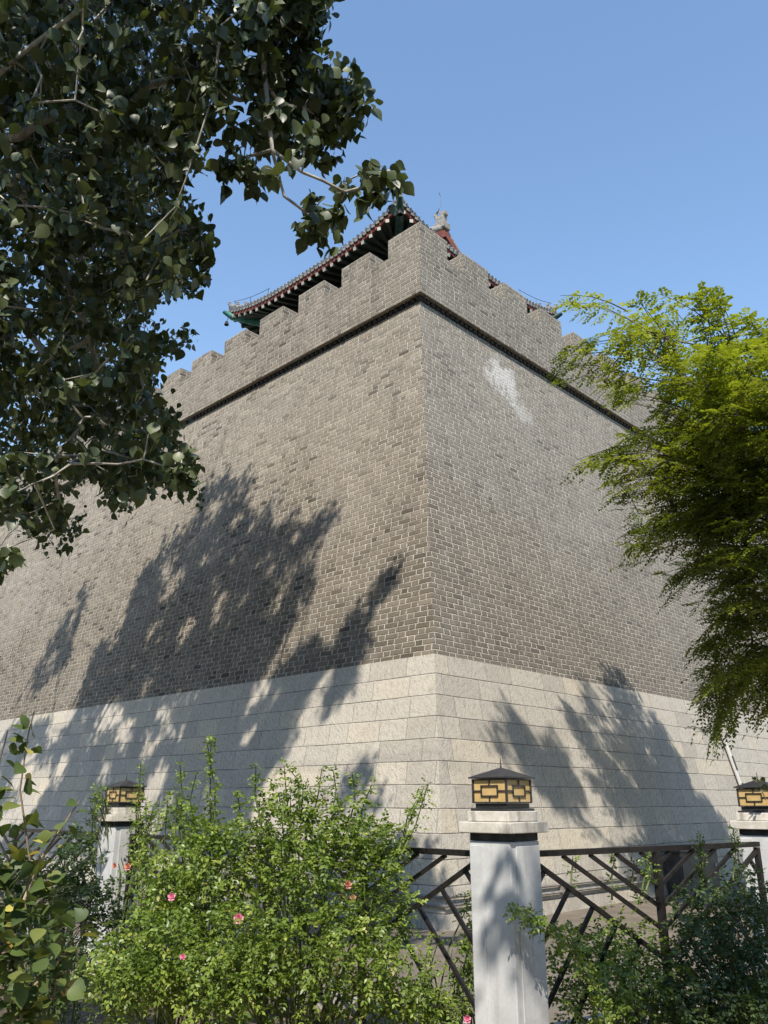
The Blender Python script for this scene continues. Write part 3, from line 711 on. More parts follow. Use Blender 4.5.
# ------------------------------------------------------------------ foliage machinery
def leaves_arrays(base, axis, normal, size, kind):
    """one leaf per row; returns V,F of flat arrays"""
    axis = unit(axis); side = unit(np.cross(axis, normal)); nn = np.cross(side, axis)
    if kind == 'broad':
        t = np.array([(0, 0, 0), (-.40, .22, .10), (-.36, .62, .05), (0, 1, -.12), (.36, .62, .05), (.40, .22, .10), (0, .48, -.02)])
        f = np.array([(0, 6, 2, 1), (0, 5, 4, 6), (6, 3, 2, 2), (6, 4, 3, 3)]); f4 = np.array([(0, 6, 2, 1), (0, 5, 4, 6)]); f3 = np.array([(6, 3, 2), (6, 4, 3)])
        F3 = np.array([(0, 6, 1), (6, 2, 1), (0, 5, 6), (5, 4, 6), (6, 3, 2), (6, 4, 3)])
    elif kind == 'ovate':
        lv = [(0, 0.02), (.07, .20), (.24, .38), (.45, .40), (.66, .29), (.84, .13), (1, .01)]
        t = np.array([p for y, w in lv for p in ((-w, y, .22 * w - .16 * y * y), (0, y, -.16 * y * y), (w, y, .22 * w - .16 * y * y))])
        F3 = np.array([q for i in range(6) for c in (0, 1) for q in ((3 * i + c, 3 * i + c + 1, 3 * i + c + 4), (3 * i + c, 3 * i + c + 4, 3 * i + c + 3))])
    elif kind == 'small':
        t = np.array([(0, 0, 0), (-.30, .45, .08), (0, 1, -.06), (.30, .45, .08)])
        F3 = np.array([(0, 2, 1), (0, 3, 2)])
    else:
        t = np.array([(0, 0, 0), (-.29, .48, .04), (0, 1, -.05), (.29, .48, .04)])
        F3 = np.array([(0, 2, 1), (0, 3, 2)])
    n = len(base); k = len(t)
    size = np.broadcast_to(np.asarray(size, float), (n,))
    V = base[:, None, :] + size[:, None, None] * (t[None, :, 0:1] * side[:, None, :] + t[None, :, 1:2] * axis[:, None, :] + t[None, :, 2:3] * nn[:, None, :])
    F = (np.arange(n) * k)[:, None, None] + F3[None]
    return V.reshape(-1, 3), F.reshape(-1, 3), len(F3)
def rndv(n): return unit(rng.normal(size=(n, 3)))
def foliage(name, parts, mat, parent, smooth=False):
    Vs, Fs, Rs = [], [], []; o = 0
    for (base, axis, normal, size, kind, rnd) in parts:
        if len(base) == 0: continue
        V, F, nf = leaves_arrays(base, axis, normal, size, kind)
        Vs.append(V); Fs.append(F + o); o += len(V); Rs.append(np.repeat(rnd, nf))
    return mesh_obj(name, np.concatenate(Vs), np.concatenate(Fs), mat, parent, rnd=np.concatenate(Rs), smooth=smooth)
def compound(tips, dirs, length, pairs, lsize, droop=0.5, kind='narrow', tone=None, flop=1.0):
    """pinnate leaves: one per row of tips (their base points)"""
    n = len(tips); dirs = unit(dirs); sd = unit(np.cross(dirs, UP + 0.3 * rndv(n))); up = np.cross(sd, dirs)
    length = np.broadcast_to(np.asarray(length, float), (n,))
    tone = rng.random(n) if tone is None else tone
    out = []
    for k in range(pairs):
        s = (k + 1.0) / (pairs + 0.4)
        pos = tips + dirs * (length * s)[:, None] - UP * (droop * length * s * s)[:, None]
        for sg in (-1, 1):
            ax = sg * sd * 0.85 + dirs * 0.45 - UP * (0.25 + droop * s * 0.5) * flop + 0.18 * rng.normal(size=(n, 3))
            nm = up + 0.35 * flop * rng.normal(size=(n, 3))
            out.append((pos, ax, nm, lsize * (0.8 + 0.35 * math.sin(math.pi * s)) * rng.uniform(0.85, 1.15, n), kind, np.clip(tone * 0.7 + 0.3 * rng.random(n), 0, 1)))
    pos = tips + dirs * length[:, None] - UP * (droop * length)[:, None]
    out.append((pos, dirs - UP * droop, up + 0.3 * rng.normal(size=(n, 3)), lsize * rng.uniform(0.9, 1.2, n), kind, tone))
    return out

class Skeleton:
    """branches grown to reach cluster points, radii from the number of twigs carried"""
    def __init__(s, trunk):
        s.P = []; s.par = []; s.w = []
        for k, poly in enumerate(trunk): s.path(poly)
    def add(s, p, par): s.P.append(np.asarray(p, float)); s.par.append(par); s.w.append(0.0); return len(s.P) - 1
    def path(s, poly):
        poly = [np.asarray(p, float) for p in poly]
        if not s.P: cur = s.add(poly[0], -1)
        else: cur = int(np.argmin([np.linalg.norm(q - poly[0]) for q in s.P])); 
        for p in poly[1:]: 
            st = max(1, int(np.linalg.norm(p - s.P[cur]) / 0.35)); a = s.P[cur]
            for i in range(1, st + 1): cur = s.add(a + (p - a) * i / st, cur)
    def reach(s, p, sag=0.0, wig=0.05, minnode=0):
        A = np.array(s.P[minnode:]); dd = np.linalg.norm(A - p, axis=1); i = int(np.argmin(dd)) + minnode
        a = s.P[i]; L = np.linalg.norm(p - a); st = max(1, min(5, int(L / 0.22))); cur = i
        for k in range(1, st + 1):
            q = k / st; pos = a + (p - a) * q + UP * (sag * L * math.sin(math.pi * q))
            if k < st: pos = pos + rng.normal(size=3) * wig * L
            cur = s.add(pos, cur)
        s.w[cur] += 1; return cur
    def build(s, name, mat, parent, tip=0.006, ex=2.2, rmax=0.5):
        n = len(s.P); w = np.array(s.w)
        for i in range(n - 1, 0, -1):
            if s.par[i] >= 0: w[s.par[i]] += max(w[i], 0.3)
        r = np.minimum(tip * np.maximum(w, 0.6) ** (1 / ex), rmax)
        m = MB()
        kids = [[] for _ in range(n)]
        for i in range(1, n): kids[s.par[i]].append(i)
        done = set(); stack = [0]
        while stack:                                         # chains along the thickest child
            i = stack.pop(); chain = [i] if s.par[i] < 0 else [s.par[i], i]
            rad = [r[i]] if s.par[i] < 0 else [min(r[s.par[i]], r[i] * 1.25), r[i]]
            cur = i
            while kids[cur]:
                ks = sorted(kids[cur], key=lambda q: -w[q]); stack += ks[1:]; cur = ks[0]; chain.append(cur); rad.append(r[cur])
            if len(chain) > 1: m.tube([s.P[c] for c in chain], rad, 8 if rad[0] > 0.05 else 5, cap=True)
        return m.build(name, mat, parent, smooth=True)

NLW = np.cross(D1, UP + T * D2); NRW = np.cross(D2, UP + T * D1)
def lit_streaks(polys, n, dx, dy, L, w):
    out = []
    for x, y in sample_poly(polys, n):
        a = np.array([dx, dy]); a /= np.linalg.norm(a); b = np.array([-a[1], a[0]]); k = rng.uniform(0.6, 1.3); c = np.array([x, y])
        out.append([tuple(c + a * L * k * math.cos(t) + b * w * k * math.sin(t)) for t in np.linspace(0, 2 * math.pi, 9)[:-1]])
    return out
def wall_shadow(P):
    """pixel where the shadow of P lands, and on which face (0 neither, 1 one face, 2 the other)"""
    P = np.atleast_2d(P); S = SUN_DIR; best = np.full(len(P), 1e9); face = np.zeros(len(P), int); Q = np.zeros_like(P)
    for k, (n, d) in enumerate(((NLW, D1), (NRW, D2))):
        s = ((BASE - P) @ n) / (S @ n); H = P + s[:, None] * S; h = H[:, 2]
        u = ((H - BASE - h[:, None] * UP - T * h[:, None] * (D1 + D2)) @ d)
        ok = (s > 0) & (u >= 0) & (s < best) & (h > 0) & (h < 13.4)
        best = np.where(ok, s, best); face = np.where(ok, k + 1, face); Q[ok] = H[ok]
    x, y, z = pix(Q); return x, y, face
def in_any(x, y, polys):
    r = np.zeros(np.shape(x), bool)
    for p in polys: r |= inpoly(x, y, p)
    return r
MAIN_L = [(257,467),(252,490),(243,508),(252,520),(275,501),(269,524),(272,530),(297,512),(291,528),(300,525),(316,504),(314,520),(338,511),(323,531),(311,558),(306,577),(323,585),(309,606),(294,609),(282,639),(269,660),(258,690),(255,700),(60,716),(72,706),(86,675),(99,640),(115,652),(123,623),(135,586),(140,578),(150,558),(154,570),(164,538),(170,546),(181,516),(194,507),(208,480),(228,474),(232,486),(242,474)]
POLY_L = [MAIN_L, [(399,565),(388,588),(374,607),(367,605),(377,585)], [(362,609),(357,629),(367,639),(357,663),(343,694),(330,707),(326,697),(343,670),(335,656),(338,633)],
          [(318,636),(309,656),(330,655),(323,670),(302,694),(286,714),(279,704),(286,683),(272,677),(292,663)],
          [(62,593),(66,620),(79,591),(93,586),(76,626),(66,663),(43,683),(30,700),(32,669),(34,640),(43,617)], [(19,633),(24,660),(22,695),(6,697),(-30,720),(-40,670),(6,666)],
          [(255,700),(286,706),(300,720),(285,750),(262,775),(250,800),(240,852),(-150,852),(-150,725),(60,716)], [(330,800),(352,770),(366,768),(345,815)], [(350,820),(372,790),(384,792),(360,838)]]
LIT_L = [[(53,778),(66,743),(75,749),(64,775)],[(18,805),(45,775),(34,809),(23,818)],[(165,742),(189,714),(194,723),(180,742)],[(188,738),(205,724),(202,740)],[(236,716),(250,690),(262,692),(246,724)],[(100,770),(112,752),(116,760),(106,790)],[(205,600),(214,582),(219,586),(212,604)],[(264,610),(284,582),(290,588),(276,616)],[(178,700),(190,668),(196,672),(186,705)],[(140,740),(150,722),(154,728),(146,745)],[(270,745),(282,722),(288,726),(278,752)]]
POLY_R = [[(549,635),(568,662),(582,674),(590,669),(602,684),(615,678),(627,684),(639,701),(649,725),(659,723),(675,752),(683,779),(700,810),(710,811),(724,823),(722,846),(554,846),(548,789),(531,769),(510,762),(495,745),(500,735),(512,735),(509,718),(517,713),(531,728),(531,700),(548,716),(558,738),(582,759),(595,772),(615,796),(605,769),(582,745),(571,718),(582,715),(592,722),(578,684),(565,664)]]
LIT_R = [[(635,776),(642,768),(650,786),(645,792)],[(657,757),(672,782),(668,788)]]
def sample_poly(polys, n, holes=(), inset=0):
    out = []
    allp = np.concatenate([np.array(p, float) for p in polys]); lo, hi = allp.min(0), allp.max(0)
    while sum(map(len, out)) < n:
        q = rng.uniform(lo, hi, (n * 2, 2)); k = in_any(q[:, 0], q[:, 1], polys)
        if inset:
            for t in np.linspace(0, 2 * math.pi, 9)[:-1]: k &= in_any(q[:, 0] + inset * math.cos(t), q[:, 1] + inset * math.sin(t), polys)
        for h in holes: k &= ~inpoly(q[:, 0], q[:, 1], h)
        out.append(q[k])
    return np.concatenate(out)[:n]
LIT_L += [[(66,625),(74,606),(82,594),(80,606),(70,636)], [(44,672),(58,640),(62,644),(50,680)], [(52,632),(60,612),(62,622),(54,640)]] + lit_streaks(POLY_L[6:7], 34, -0.5, 0.85, 24, 9) + lit_streaks([MAIN_L], 9, -0.45, 0.85, 20, 6)
LIT_R += lit_streaks(POLY_R, 20, 0.55, 0.8, 20, 9)
GROUND_LIT = [(375,870),(475,860),(475,1015),(395,1015)]
def lit_ok(P):
    """True where a leaf clump at P would not shade a part of the wall that is sunlit in view"""
    x, y, f = wall_shadow(P)
    vis = (x > -30) & (x < 790) & (y < 848) & (y > -20)
    bad = ((f == 1) & vis & (~in_any(x, y, POLY_L) | in_any(x, y, LIT_L))) | ((f == 2) & vis & (~in_any(x, y, POLY_R) | in_any(x, y, LIT_R)))
    sg = P[:, 2] / -SUN_DIR[2]; gx, gy, gz = pix(P + sg[:, None] * SUN_DIR)
    bad |= (f == 0) & inpoly(gx, gy, GROUND_LIT)
    return ~bad

tag(foliage('sky_blocker_trees', [(BELT, rndv(NBELT), rndv(NBELT), rng.uniform(0.8, 1.9, NBELT), "ovate", rng.random(NBELT))], M['poplar'], None), kind='stuff')  # added out of view to lower sky fill on the shaded wall

# ------------------------------------------------------------------ poplar at the left
TL = [[(-60,-60),(355,-60),(352,12),(322,30),(330,62),(352,70),(374,72),(368,118),(350,152),(322,172),(292,170),(270,150),(232,150),(210,160),(190,175),(190,205),(214,222),(227,262),(208,282),(196,292),(150,300),(140,316),(190,328),(182,345),(152,362),(152,388),(176,410),(182,424),(168,432),(198,446),(202,468),(213,486),(190,498),(170,488),(140,490),(128,508),(108,500),(88,474),(70,482),(88,545),(62,556),(30,546),(10,520),(-60,480)],
      [(215,162),(250,160),(280,182),(262,192),(246,202),(220,184)], [(292,222),(312,200),(338,200),(342,226),(328,242),(302,240)], [(340,188),(352,174),(380,168),(398,178),(396,188),(376,206),(347,200)], [(-20,552),(10,548),(16,562),(-10,570)]]
HOLES = [[(150,352),(178,350),(182,374),(158,380)], [(228,112),(246,112),(250,128),(232,130)], [(96,210),(112,206),(114,226),(100,230)], [(20,262),(40,256),(44,278),(26,284)], [(106,330),(122,326),(126,344),(110,350)], [(60,430),(78,426),(80,444),(64,446)], [(-60,392),(10,395),(12,465),(-60,470)], [(28,320),(60,318),(66,340),(50,362),(34,350)], [(42,165),(56,160),(64,196),(48,200)]]
poplar = empty('poplar_tree', (-6.6, 9.2, 0), 'tall poplar with large dark glossy leaves overhanging the upper left', 'tree')
q = np.concatenate([sample_poly(TL[:1], 690, HOLES, 12), sample_poly([[(248,0),(345,0),(322,35),(336,62),(364,80),(358,118),(318,160),(290,160),(262,140)]], 80)])
D0 = 8.3 - 1.2 * np.clip(q[:, 0] / 400, 0, 1); C1 = atv(q[:, 0], q[:, 1], D0 + rng.normal(0, 0.5, len(q))); ok1 = lit_ok(C1)
for t_ in range(6):                                         # another depth for clumps that would shade what the photo shows sunlit
    alt = atv(q[:, 0], q[:, 1], np.clip(D0 + rng.normal(0, 1.1, len(q)), 6.5 + 0.9 * (q[:, 0] < 200), 9.6)); sw = ~ok1; C1[sw] = alt[sw]; ok1 = lit_ok(C1)
C1 = C1[ok1 | ((q[:, 0] > 210) & (rng.random(len(q)) < 0.6))]
qb = sample_poly(TL[1:], 48); CB = atv(qb[:, 0], qb[:, 1], 7.0 + rng.normal(0, 0.12, len(qb)))
# crown above the picture that shades the visible boughs: same sun rays, nearer the sun
k = rng.integers(0, len(C1), 900); C2 = C1[k] - SUN_DIR * rng.uniform(1.2, 5.5, (900, 1)) + rng.normal(0, 0.15, (900, 3))
x, y, z = pix(C2); k = ((y < -60) | (in_any(x, y, TL) & (x < 190)) | (z < 0.5)) & lit_ok(C2); C2 = C2[k][:430]
# crown above the picture whose shade lies on the wall
qs = np.concatenate([sample_poly(POLY_L, 16000), sample_poly(POLY_L[4:6], 4200), sample_poly([[(-60,735),(70,718),(80,790),(60,850),(-60,850)]], 4000), sample_poly(POLY_L[6:7], 12000), sample_poly(POLY_L[1:4], 2500), sample_poly([MAIN_L], 8000)]); rng.shuffle(qs)
def wall_point(x, y, n, o=BASE):
    v = atv(x, y, np.ones(len(x))) - EYE; s = ((o - EYE) @ n) / (v @ n); return EYE + v * s[:, None]
H = wall_point(qs[:, 0], qs[:, 1], NLW)
C3 = H - SUN_DIR * rng.uniform(5.0, 18.0, (len(H), 1)); x, y, z = pix(C3)
k = ((y < -30) | ((x < -40) & (y < 600)) | (in_any(x, y, TL) & (x < 190))) & (z > 2.0) & (C3[:, 2] < 18.5) & (C3[:, 2] > 3)
C3 = C3[k]; k = (np.linalg.norm((C3 - np.array([-6.2, 9.6, 11.0])) / np.array([1, 1, 0.95]), axis=1) < 8.6); C3 = C3[k & lit_ok(C3)][:4300]
sk = Skeleton([[(-6.6, 9.2, 0), (-6.5, 9.1, 3.2), (-6.2, 8.9, 6.0), (-5.9, 8.8, 9.0), (-5.6, 8.6, 12.0), (-5.5, 8.6, 15.0)], [(-5.9, 8.8, 9.0), (-7.5, 10.5, 11.5), (-8.5, 12, 13)],
               [(-6.3, 9.0, 5.4), at(-120, 150, 7.9), at(-40, 110, 7.5), at(14, 60, 7.2), at(50, 32, 7.1), at(82, 8, 7.0), at(130, -60, 6.9)],
               [(-6.4, 9.05, 4.6), at(-120, 190, 8.0), at(-30, 148, 7.6), at(20, 136, 7.5), at(50, 117, 7.6), at(90, 100, 8.2), at(170, 80, 8.0), at(240, 100, 7.6)],
               [at(170, 80, 8.0), at(225, 30, 7.6), at(262, 50, 7.3), at(272, 150, 6.9), at(278, 172, 6.9), at(284, 196, 6.9), at(308, 214, 6.9)],
               [at(278, 150, 6.9), at(302, 172, 6.9), at(322, 180, 6.9), at(345, 192, 6.9)],
               [at(-30, 148, 7.6), at(20, 190, 7.8), at(60, 260, 8.0), at(90, 340, 8.2), at(110, 420, 8.3)],
               [(-5.9, 8.8, 9.0), (-3.0, 6.8, 10.0), (-1.5, 6.0, 11.2)], [(-5.9, 8.8, 9.0), (-3.5, 9.0, 10.0), (-2.6, 9.6, 12.0)]])
def popl_leaves(C, n0, size, spread):
    n = rng.integers(n0 - 3, n0 + 4, len(C)); idx = np.repeat(np.arange(len(C)), n); N = len(idx)
    tw = unit(rng.normal(size=(len(C), 3)) * [1, 1, 0.5] - UP * 0.35)[idx]
    s = rng.uniform(-1, 1, N)
    pos = C[idx] + tw * (s * spread)[:, None] + rng.normal(0, spread * 0.36, (N, 3))
    ax = unit(-UP * 0.95 + rng.normal(0, 0.55, (N, 3)) + 0.3 * tw); nm = rndv(N)
    tone = np.clip(0.75 * rng.random(N) + 0.25 * rng.random(len(C))[idx] , 0, 1)
    return (pos, ax, nm, size * rng.uniform(0.6, 1.25, N), 'ovate', tone)
for c in np.concatenate([C1, CB]): sk.reach(c + UP * 0.05, 0.06)
# unseen shade canopy added overhead, hung on the poplar, for right bushes and left shrub
def shade_src(polys, n, d0, d1):
    q = sample_poly(polys, n); P = atv(q[:, 0], q[:, 1], rng.uniform(d0, d1, n)); P = P - SUN_DIR * rng.uniform(6.0, 11.5, (n, 1)); x, y, z = pix(P)
    return P[((y < -190) | (z < 0.3)) & lit_ok(P)]
qs = sample_poly([[(498,748),(505,730),(512,712),(530,726),(540,702),(560,722),(572,745),(580,800),(550,815)], [(549,636),(575,664),(590,690),(600,710),(585,712),(566,676)]], 900); H = wall_point(qs[:, 0], qs[:, 1], NRW)
C5 = H - SUN_DIR * rng.uniform(9.0, 15.0, (len(H), 1)); x, y, z = pix(C5); C5 = C5[(y < -120) & lit_ok(C5)][:110]
C4 = np.concatenate([C5, shade_src([[(572,900),(640,890),(700,870),(800,860),(900,1040),(560,1040),(545,960)], [(738,790),(800,790),(800,900),(745,900)], [(515,880),(560,880),(560,960),(520,1040)]], 320, 4.9, 6.0),
                     shade_src([[(-60,850),(90,850),(95,900),(110,960),(70,1040),(-60,1040)]], 40, 5.6, 6.6)])
def clear_of(C, pts, r=0.42):
    k = np.ones(len(C), bool)
    for p in pts:
        q = C - p; al = q @ -SUN_DIR; k &= (np.linalg.norm(q + al[:, None] * SUN_DIR, axis=1) > r) | (al < 0)
    return C[k]
SUNNY = [PIL + UP * 1.65, PIL + 4.62 * D1 + UP * 1.66, PIL + 4.62 * D1 + UP * 1.2, PIL + 4.62 * D1 + UP * 0.8, at(648, 862, 5.6), at(700, 850, 5.9), at(736, 845, 6.1), at(608, 875, 5.6)]
C2, C3, C4 = (clear_of(q_, SUNNY) for q_ in (C2, C3, C4)); C1 = clear_of(C1, SUNNY, 0.36)
print('counts', len(C1), len(C2), len(C3), len(C4))
for c in np.concatenate([C2, C3]): sk.reach(c, 0.05, 0.03)
sk2 = Skeleton([[(-5.6, 8.6, 12.0), (-4.0, 6.5, 13.2), (-2.5, 4.5, 13.4), (-0.5, 3.0, 13.2)], [(-2.5, 4.5, 13.4), (-1.5, 1.5, 10.5), (0.5, 1.0, 8.5)]])
for c in C4: sk2.reach(c, 0.03, 0.02)
sk2.build('shade_bough', M['pale_bark'], poplar, tip=0.004, ex=7.0, rmax=0.02)
sk.build('trunk', M['pale_bark'], poplar, tip=0.0055, ex=3.1, rmax=0.26)
foliage('crown', [popl_leaves(C1, 14, 0.122, 0.14), popl_leaves(CB, 9, 0.120, 0.085), popl_leaves(C2, 12, 0.12, 0.2), popl_leaves(C3, 12, 0.125, 0.2), popl_leaves(C4, 13, 0.125, 0.2)], M['poplar'], poplar, smooth=True)  # crown also holds the leaves of the added shade canopy

# ------------------------------------------------------------------ locust at the right
TR = [[(566,300),(590,294),(606,300),(600,318),(576,312)], [(634,318),(650,296),(690,290),(716,288),(716,312),(740,330),(768,312),(830,320),(850,620),(830,700),(772,720),(752,700),(742,690),(712,742),(700,728),(696,690),(708,650),(696,610),(712,585),(700,570),(672,585),(662,572),(690,555),(676,540),(640,565),(626,560),(640,530),(622,500),(606,480),(568,470),(600,460),(630,440),(640,412),(620,400),(604,410),(590,390),(544,368),(556,345),(580,350),(604,362),(612,330)]]
locust = empty('locust_tree', tuple(at(905, 830, 13.4) * [1, 1, 0]), 'yellow green locust tree with feathery compound leaves hanging in at the right', 'tree')
q = sample_poly(TR, 4200); Dq = rng.uniform(11.9, 14.3, len(q)); C = atv(q[:, 0], q[:, 1], Dq)
C = C[lit_ok(C)]; C = C[:0]
qi = sample_poly([[(668,345),(740,345),(830,330),(850,620),(830,700),(772,710),(752,690),(735,690),(722,700),(716,650),(722,600),(735,560),(690,540),(655,520),(650,480),(672,440)]], 700); Ci = atv(qi[:, 0], qi[:, 1], rng.uniform(12.0, 14.2, 700)); C = Ci[lit_ok(Ci)][:330]
qe = sample_poly([[(622,500),(770,500),(800,620),(775,720),(752,690),(712,742),(698,690),(708,650),(696,610),(710,590),(672,585),(690,555),(640,562)]], 700); Ce = atv(qe[:, 0], qe[:, 1], rng.uniform(12.0, 14.0, 700)); C = np.concatenate([C, Ce[lit_ok(Ce)][:40]])
ql = sample_poly([[(630,500),(800,520),(830,700),(700,740),(690,600)]], 2400); Cl = atv(ql[:, 0], ql[:, 1], rng.uniform(12.0, 14.0, 2400)) - SUN_DIR * rng.uniform(0.8, 5.5, (2400, 1)); x, y, z = pix(Cl)
INNER = [[(690,350),(830,330),(850,620),(830,690),(740,680),(722,600),(700,540),(668,500),(672,440)]]; Cl = Cl[in_any(x, y, INNER) & lit_ok(Cl)][:420]
# clumps whose shade makes the feathered shadow on the granite, kept inside the visible crown
qs = sample_poly(POLY_R, 4000); H = wall_point(qs[:, 0], qs[:, 1], NRW); Cs = H - SUN_DIR * rng.uniform(2.0, 9.0, (len(H), 1)); x, y, z = pix(Cs)
k = (in_any(x, y, INNER) | (in_any(x, y, TR) & (rng.random(len(x)) < 0.35))) & (z > 9.5); Cs = Cs[k]; Cs = Cs[lit_ok(Cs)][:200]
C = np.concatenate([C, Cs, Cl]); print('locust', len(C), len(Cs), len(Cl))
tb = at(905, 830, 13.4) * [1, 1, 0]
sk = Skeleton([[tb, tb + UP * 2.2, at(880, 560, 13.3), at(850, 450, 13.2), at(815, 370, 13.0)], [at(880, 560, 13.3), at(800, 500, 13.0), at(735, 470, 12.8), at(705, 440, 12.7)],
               [at(850, 450, 13.2), at(750, 420, 13.0), at(690, 385, 12.8), at(672, 345, 12.7), at(655, 315, 12.6)], [at(880, 600, 13.3), at(800, 590, 13.1), at(740, 620, 13.0), at(715, 670, 12.9)],
               [at(690, 385, 12.8), at(640, 378, 12.7), at(600, 368, 12.6)], [at(672, 345, 12.7), at(630, 320, 12.6), at(590, 304, 12.6)]])
for c in C: sk.reach(c, 0.05, 0.04)
sk.build('trunk', M['dark_bark'], locust, tip=0.0042, ex=2.6, rmax=0.2)
n = 8; nc = len(C); idx = np.repeat(np.arange(nc), n); N = len(idx)
td = unit(rng.normal(size=(nc, 3)) * [0.8, 0.8, 0.22] + np.array([-0.55, -0.45, -0.10])); pn = unit(UP + 0.28 * rng.normal(size=(nc, 3))); tsd = unit(np.cross(td, pn))
j = np.tile(np.arange(n), nc); sg = np.where(j % 2 == 0, 1.0, -1.0); along = (j / (n - 1.0) - 0.5)
pos = C[idx] + td[idx] * (along * 0.46)[:, None]
dirs = unit(td[idx] * (0.35 + 0.5 * (along + 0.5))[:, None] + tsd[idx] * (sg * (1.0 - 0.5 * (along + 0.5)))[:, None] + 0.10 * rng.normal(size=(N, 3)))
BO = [((650,330),(568,302),12.6,2), ((672,345),(618,338),12.5,3), ((690,360),(640,300),12.7,3), ((712,360),(688,292),12.8,4), ((735,370),(714,300),12.8,3), ((790,370),(742,318),12.9,4), ((690,375),(548,366),12.5,3), ((660,372),(580,352),12.7,2),
      ((700,405),(600,388),12.9,2), ((715,420),(628,402),12.6,3), ((750,410),(650,378),12.7,4), ((760,440),(640,430),12.6,4), ((720,470),(572,467),12.5,4), ((700,490),(612,492),12.8,4), ((750,500),(618,478),13.0,4), ((800,520),(662,518),12.4,3), ((740,535),(632,552),12.8,5), ((720,520),(640,530),13.2,4),
      ((760,555),(664,578),12.9,4), ((790,590),(702,572),12.8,3), ((790,610),(698,648),12.8,4), ((790,640),(702,690),12.9,4), ((800,575),(745,566),12.3,2), ((770,650),(710,735),12.9,4), ((740,660),(702,720),13.1,3), ((800,670),(758,712),12.9,4), ((780,700),(770,740),13.0,2)]
bp_, bd_, by_ = [], [], []
mbo = MB()
for (x0, y0), (x1, y1), D_, cnt in BO:
    for c_ in range(cnt):
        jx, jy, jd = rng.normal(0, 7), rng.normal(0, 7), rng.normal(0, 0.35)
        a_ = at(x0 + jx * 2, y0 + jy * 2, D_ + jd + 0.15); e_ = at(x1 + jx * 0.7 + abs(rng.normal(0, 6)), y1 + jy * 0.7, D_ + jd)
        L_ = np.linalg.norm(e_ - a_); nf_ = max(6, int(L_ / 0.062)); t_ = unit(e_ - a_); pnm = unit(UP + 0.25 * rng.normal(size=3)); sd_ = unit(np.cross(t_, pnm))
        pts_ = [a_ + (e_ - a_) * f_ + UP * 0.10 * L_ * math.sin(math.pi * f_) for f_ in np.linspace(0, 1, 5)]
        mbo.tube(pts_, [0.012, 0.010, 0.008, 0.005, 0.003], 5)
        tone_ = rng.random()
        for f_ in range(nf_):
            q_ = (f_ + rng.random() * 0.6) / nf_; sgn = 1 if f_ % 2 else -1
            bp_.append(a_ + (e_ - a_) * q_ + UP * 0.10 * L_ * math.sin(math.pi * q_)); bd_.append(t_ * (0.45 + 0.7 * q_ ** 2) + sd_ * sgn * (0.95 - 0.5 * q_ ** 2) - UP * 0.12 + 0.12 * rng.normal(size=3)); by_.append(tone_)
bp_, bd_, by_ = map(np.array, (bp_, bd_, by_)); kb = lit_ok(bp_); bp_, bd_, by_ = bp_[kb], bd_[kb], by_[kb]
mbo.build('boughs', M['dark_bark'], locust, smooth=True)
yel = np.clip((C[:, 2] - 5.2) / 3.5, 0, 1) * 0.42 - 0.06  # upper tips yellower; lower leaves toned down, carrying crown shade in their colour
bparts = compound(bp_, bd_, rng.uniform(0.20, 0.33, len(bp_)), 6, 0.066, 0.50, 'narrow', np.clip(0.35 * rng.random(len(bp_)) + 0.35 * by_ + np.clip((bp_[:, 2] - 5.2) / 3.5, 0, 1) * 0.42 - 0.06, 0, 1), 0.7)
foliage('crown', bparts + compound(pos, dirs, rng.uniform(0.20, 0.31, N), 7, 0.060, 0.28, 'narrow', np.clip(0.35 * rng.random(N) + 0.35 * rng.random(nc)[idx] + yel[idx], 0, 1), 0.3), M['locust'], locust)

